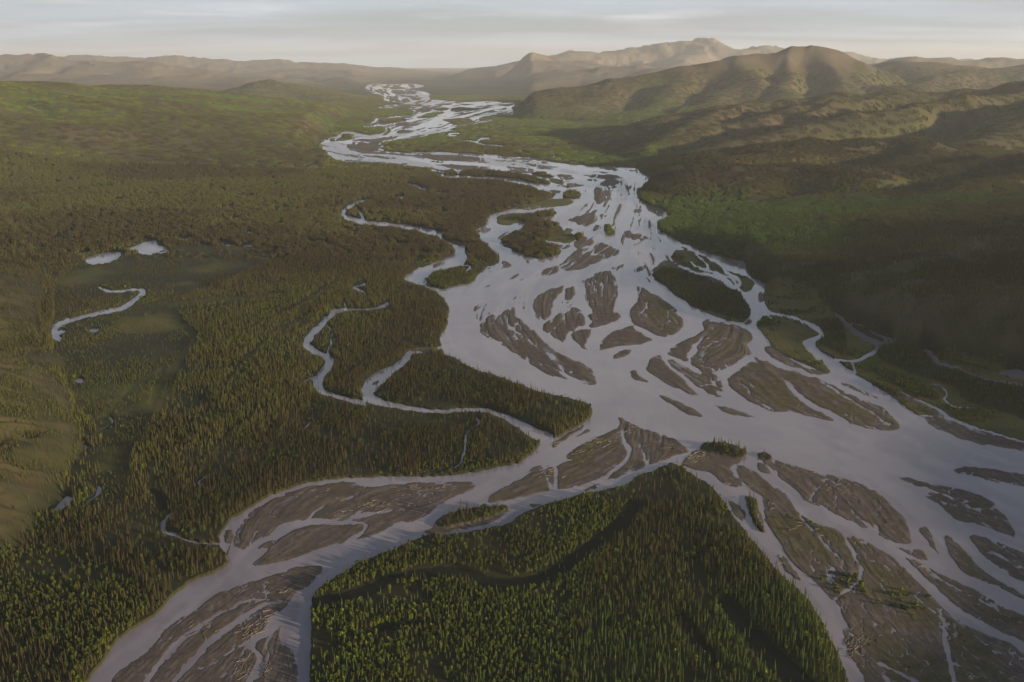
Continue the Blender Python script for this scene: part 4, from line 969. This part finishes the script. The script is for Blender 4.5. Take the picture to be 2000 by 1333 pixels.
# ------------------------------------------------------------------ driftwood
md_, ntd, pd_ = new_mat('bleached_wood'); bd = NB(ntd); oi_ = bd.N.new('ShaderNodeObjectInfo')
bd.put(pd_.inputs['Base Color'], bd.mix(oi_.outputs['Random'], (.12, .095, .075), (.25, .20, .155))); pd_.inputs['Roughness'].default_value = .85
LOGS = []; logcoll = bpy.data.collections.new('log_shapes')
for k in range(4):
    rnd = random.Random(700 + k); v, f = [], []; L_ = (9, 7, 11, 6)[k]; n_ = 7; pts = []
    for i in range(n_):
        t = i / (n_ - 1); pts.append((L_ * (t - .5), math.sin(t * 3 + k) * .35, .28 + .12 * math.sin(t * 5 + k)))
    base = len(v)
    for i, (a, b_, c) in enumerate(pts):
        r = .27 * (1 - .7 * i / (n_ - 1))
        v += [(a, b_ + math.cos(1.0472 * q) * r, c + math.sin(1.0472 * q) * r) for q in range(6)]
    for i in range(n_ - 1): f += [(i * 6 + q, i * 6 + (q + 1) % 6, (i + 1) * 6 + (q + 1) % 6, (i + 1) * 6 + q) for q in range(6)]
    f += [tuple(range(5, -1, -1)), tuple((n_ - 1) * 6 + q for q in range(6))]
    for q in range(7):        # root plate
        a = q / 7 * 6.283; i0 = len(v); o = pts[0]; l = rnd.uniform(.7, 1.3)
        v += [(o[0], o[1] + math.cos(a - .25) * .25, o[2] + math.sin(a - .25) * .25), (o[0], o[1] + math.cos(a + .25) * .25, o[2] + math.sin(a + .25) * .25), (o[0] - .5, o[1] + math.cos(a) * l, o[2] + math.sin(a) * l), (o[0] + .35, o[1] + math.cos(a) * .3, o[2] + math.sin(a) * .3)]
        f += [(i0, i0 + 1, i0 + 2), (i0 + 1, i0 + 3, i0 + 2), (i0 + 3, i0, i0 + 2)]
    for q in range(4):        # snapped branches
        t = rnd.uniform(.4, .9); i = int(t * (n_ - 1)); o = pts[i]; a = rnd.uniform(0, 6.283); i0 = len(v); l = rnd.uniform(.6, 1.6)
        v += [(o[0] - .08, o[1], o[2]), (o[0] + .08, o[1], o[2]), (o[0], o[1] + .08, o[2] + .08), (o[0] + .3, o[1] + math.cos(a) * l, o[2] + abs(math.sin(a)) * l)]
        f += [(i0, i0 + 1, i0 + 3), (i0 + 1, i0 + 2, i0 + 3), (i0 + 2, i0, i0 + 3)]
    me = raw_mesh('log', v, f, md_); LOGS.append(me); source(logcoll, 'log_%d' % k, me)
JAMS = [  # x y  half-width  half-height  count  direction of the logs (deg in the picture plane, 0 = across)  where
 (1230, 842, 22, 10, 34, 30, 'the upstream tip of the gravel bar in mid river'), (1175, 862, 40, 8, 40, 20, 'the upper edge of the gravel bar above the near point'),
 (1300, 875, 34, 16, 46, -20, 'the right half of the gravel bar above the near point'), (1050, 930, 40, 10, 16, 20, 'the left lobe of the gravel bar above the near point'),
 (1130, 885, 40, 16, 24, 25, 'the middle of the gravel bar above the near point'),
 (1360, 893, 26, 14, 55, 20, 'the logjam just right of the tip of the near point'), (1430, 952, 34, 7, 60, -10, 'the logjam at the head of the big right hand bar'),
 (1545, 915, 24, 16, 34, -60, 'the head of the right-side channel bar'), (1635, 955, 40, 18, 50, 30, 'the middle of the right-side channel bar'),
 (1595, 985, 22, 12, 22, 30, 'the lower edge of the right-side channel bar'), (1725, 1000, 14, 26, 20, 70, 'the right end of the right-side channel bar'),
 (1522, 1095, 9, 18, 30, 20, 'the small log covered bar beside the spruces'), (1672, 1262, 24, 26, 70, 30, 'the logjam bar at the bottom right beside the spruces'),
 (1500, 990, 12, 16, 16, 40, 'the left margin of the big right hand bar'), (1590, 1030, 40, 20, 24, 30, 'the upper part of the big right hand bar'),
 (1750, 940, 20, 5, 14, 10, 'the tip of the long bar at the right'), (1900, 985, 40, 14, 24, 20, 'the long bar at the right'), (1845, 1050, 6, 5, 10, 20, 'the tip of a narrow bar at the right'),
 (1895, 1052, 10, 6, 12, 30, 'the tip of the lower right bar'), (1800, 1110, 16, 10, 14, 30, 'the upper tip of the long lower right bar'), (1920, 1170, 30, 16, 18, 30, 'the long lower right bar'),
 (540, 1210, 30, 14, 60, 35, 'the logjam on the right edge of the near left bar'), (500, 1235, 28, 16, 50, 30, 'the middle of the near left bar'), (480, 1300, 22, 24, 46, 40, 'the lower part of the near left bar'),
 (555, 1155, 20, 8, 14, 25, 'the upper end of the near left bar'), (520, 1300, 10, 20, 20, 50, 'the right lobe of the near left bar'), (400, 1230, 40, 24, 16, 30, 'the left part of the near left bar'),
 (730, 985, 50, 10, 40, 20, 'the middle of the gravel bar under the spruce bank'), (800, 955, 50, 8, 24, 12, 'the upper right of the gravel bar under the spruce bank'), (690, 1005, 40, 10, 26, 15, 'the lower half of the gravel bar under the spruce bank'),
 (600, 960, 40, 8, 14, 25, 'the upper left of the gravel bar under the spruce bank'), (880, 955, 20, 7, 10, 20, 'the right tip of the gravel bar under the spruce bank'),
 (1415, 640, 30, 8, 30, -20, 'the head of the large bar below the wooded island'), (1390, 670, 40, 14, 30, 20, 'the large bar below the wooded island'), (1480, 730, 40, 14, 24, -30, 'the olive bar at the right'),
 (1560, 750, 40, 16, 24, -30, 'the olive bar at the right'), (1270, 600, 20, 20, 14, -30, 'the rounded bar in mid river'), (1160, 570, 20, 20, 12, 40, 'the dark bar in mid river'),
 (1875, 840, 30, 10, 20, 10, 'the bar under the right bank'), (1085, 868, 10, 6, 16, 40, 'the little bar off the island tip'), (1580, 600, 20, 10, 6, 10, 'the scrubby flat at the right')]
lx, ly, lr, lw = [], [], [], []
for (px, py, hx, hy, cnt, dr, where) in JAMS:
    for q in range(cnt):
        ax, ay = px + RNG.normal(0, .55) * hx, py + RNG.normal(0, .55) * hy - 0.0
        gx_, gy_ = to_ground(ax, ay); zz_ = samp(Z - H, np.array([gx_]), np.array([gy_]))[0]; g_ = samp(gw, np.array([gx_]), np.array([gy_]))[0]
        if zz_ < .02 or g_ < .35: continue
        lx.append(float(gx_)); ly.append(float(gy_)); lr.append(math.radians(dr) * 2.0 + RNG.normal(0, .5)); lw.append(where)
lx, ly, lr = np.array(lx), np.array(ly), np.array(lr); n = len(lx); lz = np.maximum(samp(Z, lx, ly), .02); ls = RNG.uniform(.35, .95, n); lk = RNG.integers(0, 4, n)
size = ls * np.array([9, 7, 11, 6])[lk] / np.hypot(ly, CAM_H); o_ = np.argsort(-size); own = o_[:300]; rest = o_[300:]
for i in own:
    o = bpy.data.objects.new('driftwood_log', LOGS[lk[i]]); sc.collection.objects.link(o); o.location = (lx[i], ly[i], lz[i]); o.rotation_euler = (0, RNG.normal(0, .05), lr[i]); o.scale = (ls[i],) * 3
    o['label'] = ('bleached log on ' + lw[i]); o['category'] = 'log'; o['group'] = 'driftwood logs on ' + lw[i]
mass('driftwood', np.stack([lx, ly, lz], 1)[rest], np.stack([lr * 0, lr * 0, lr], 1)[rest], np.stack([ls] * 3, 1)[rest], lk[rest], lr[rest] * 0, logcoll)
# ------------------------------------------------------------------ air
HAZE_DENSITY = 1.8e-5
hv = [(-46000, -1500), (46000, -1500), (46000, 63000), (-46000, 63000)]
v = [(a, b_, zz_) for zz_ in (-2.6, 1150.0) for a, b_ in hv]
me = bpy.data.meshes.new('haze'); me.from_pydata(v, [], [(3, 2, 1, 0), (4, 5, 6, 7), (0, 1, 5, 4), (1, 2, 6, 5), (2, 3, 7, 6), (3, 0, 4, 7)])
mh = bpy.data.materials.new('valley_air'); mh.use_nodes = True; nt = mh.node_tree; nt.nodes.clear(); o = nt.nodes.new('ShaderNodeOutputMaterial'); pv = nt.nodes.new('ShaderNodeVolumePrincipled')
pv.inputs['Color'].default_value = (.93, .96, 1, 1); pv.inputs['Density'].default_value = HAZE_DENSITY; pv.inputs['Anisotropy'].default_value = .15; nt.links.new(pv.outputs[0], o.inputs['Volume'])
me.materials.append(mh); ob = bpy.data.objects.new('haze', me); sc.collection.objects.link(ob); ob['kind'] = 'stuff'
print('lattice', R, C, 'trees', len(sc.objects))
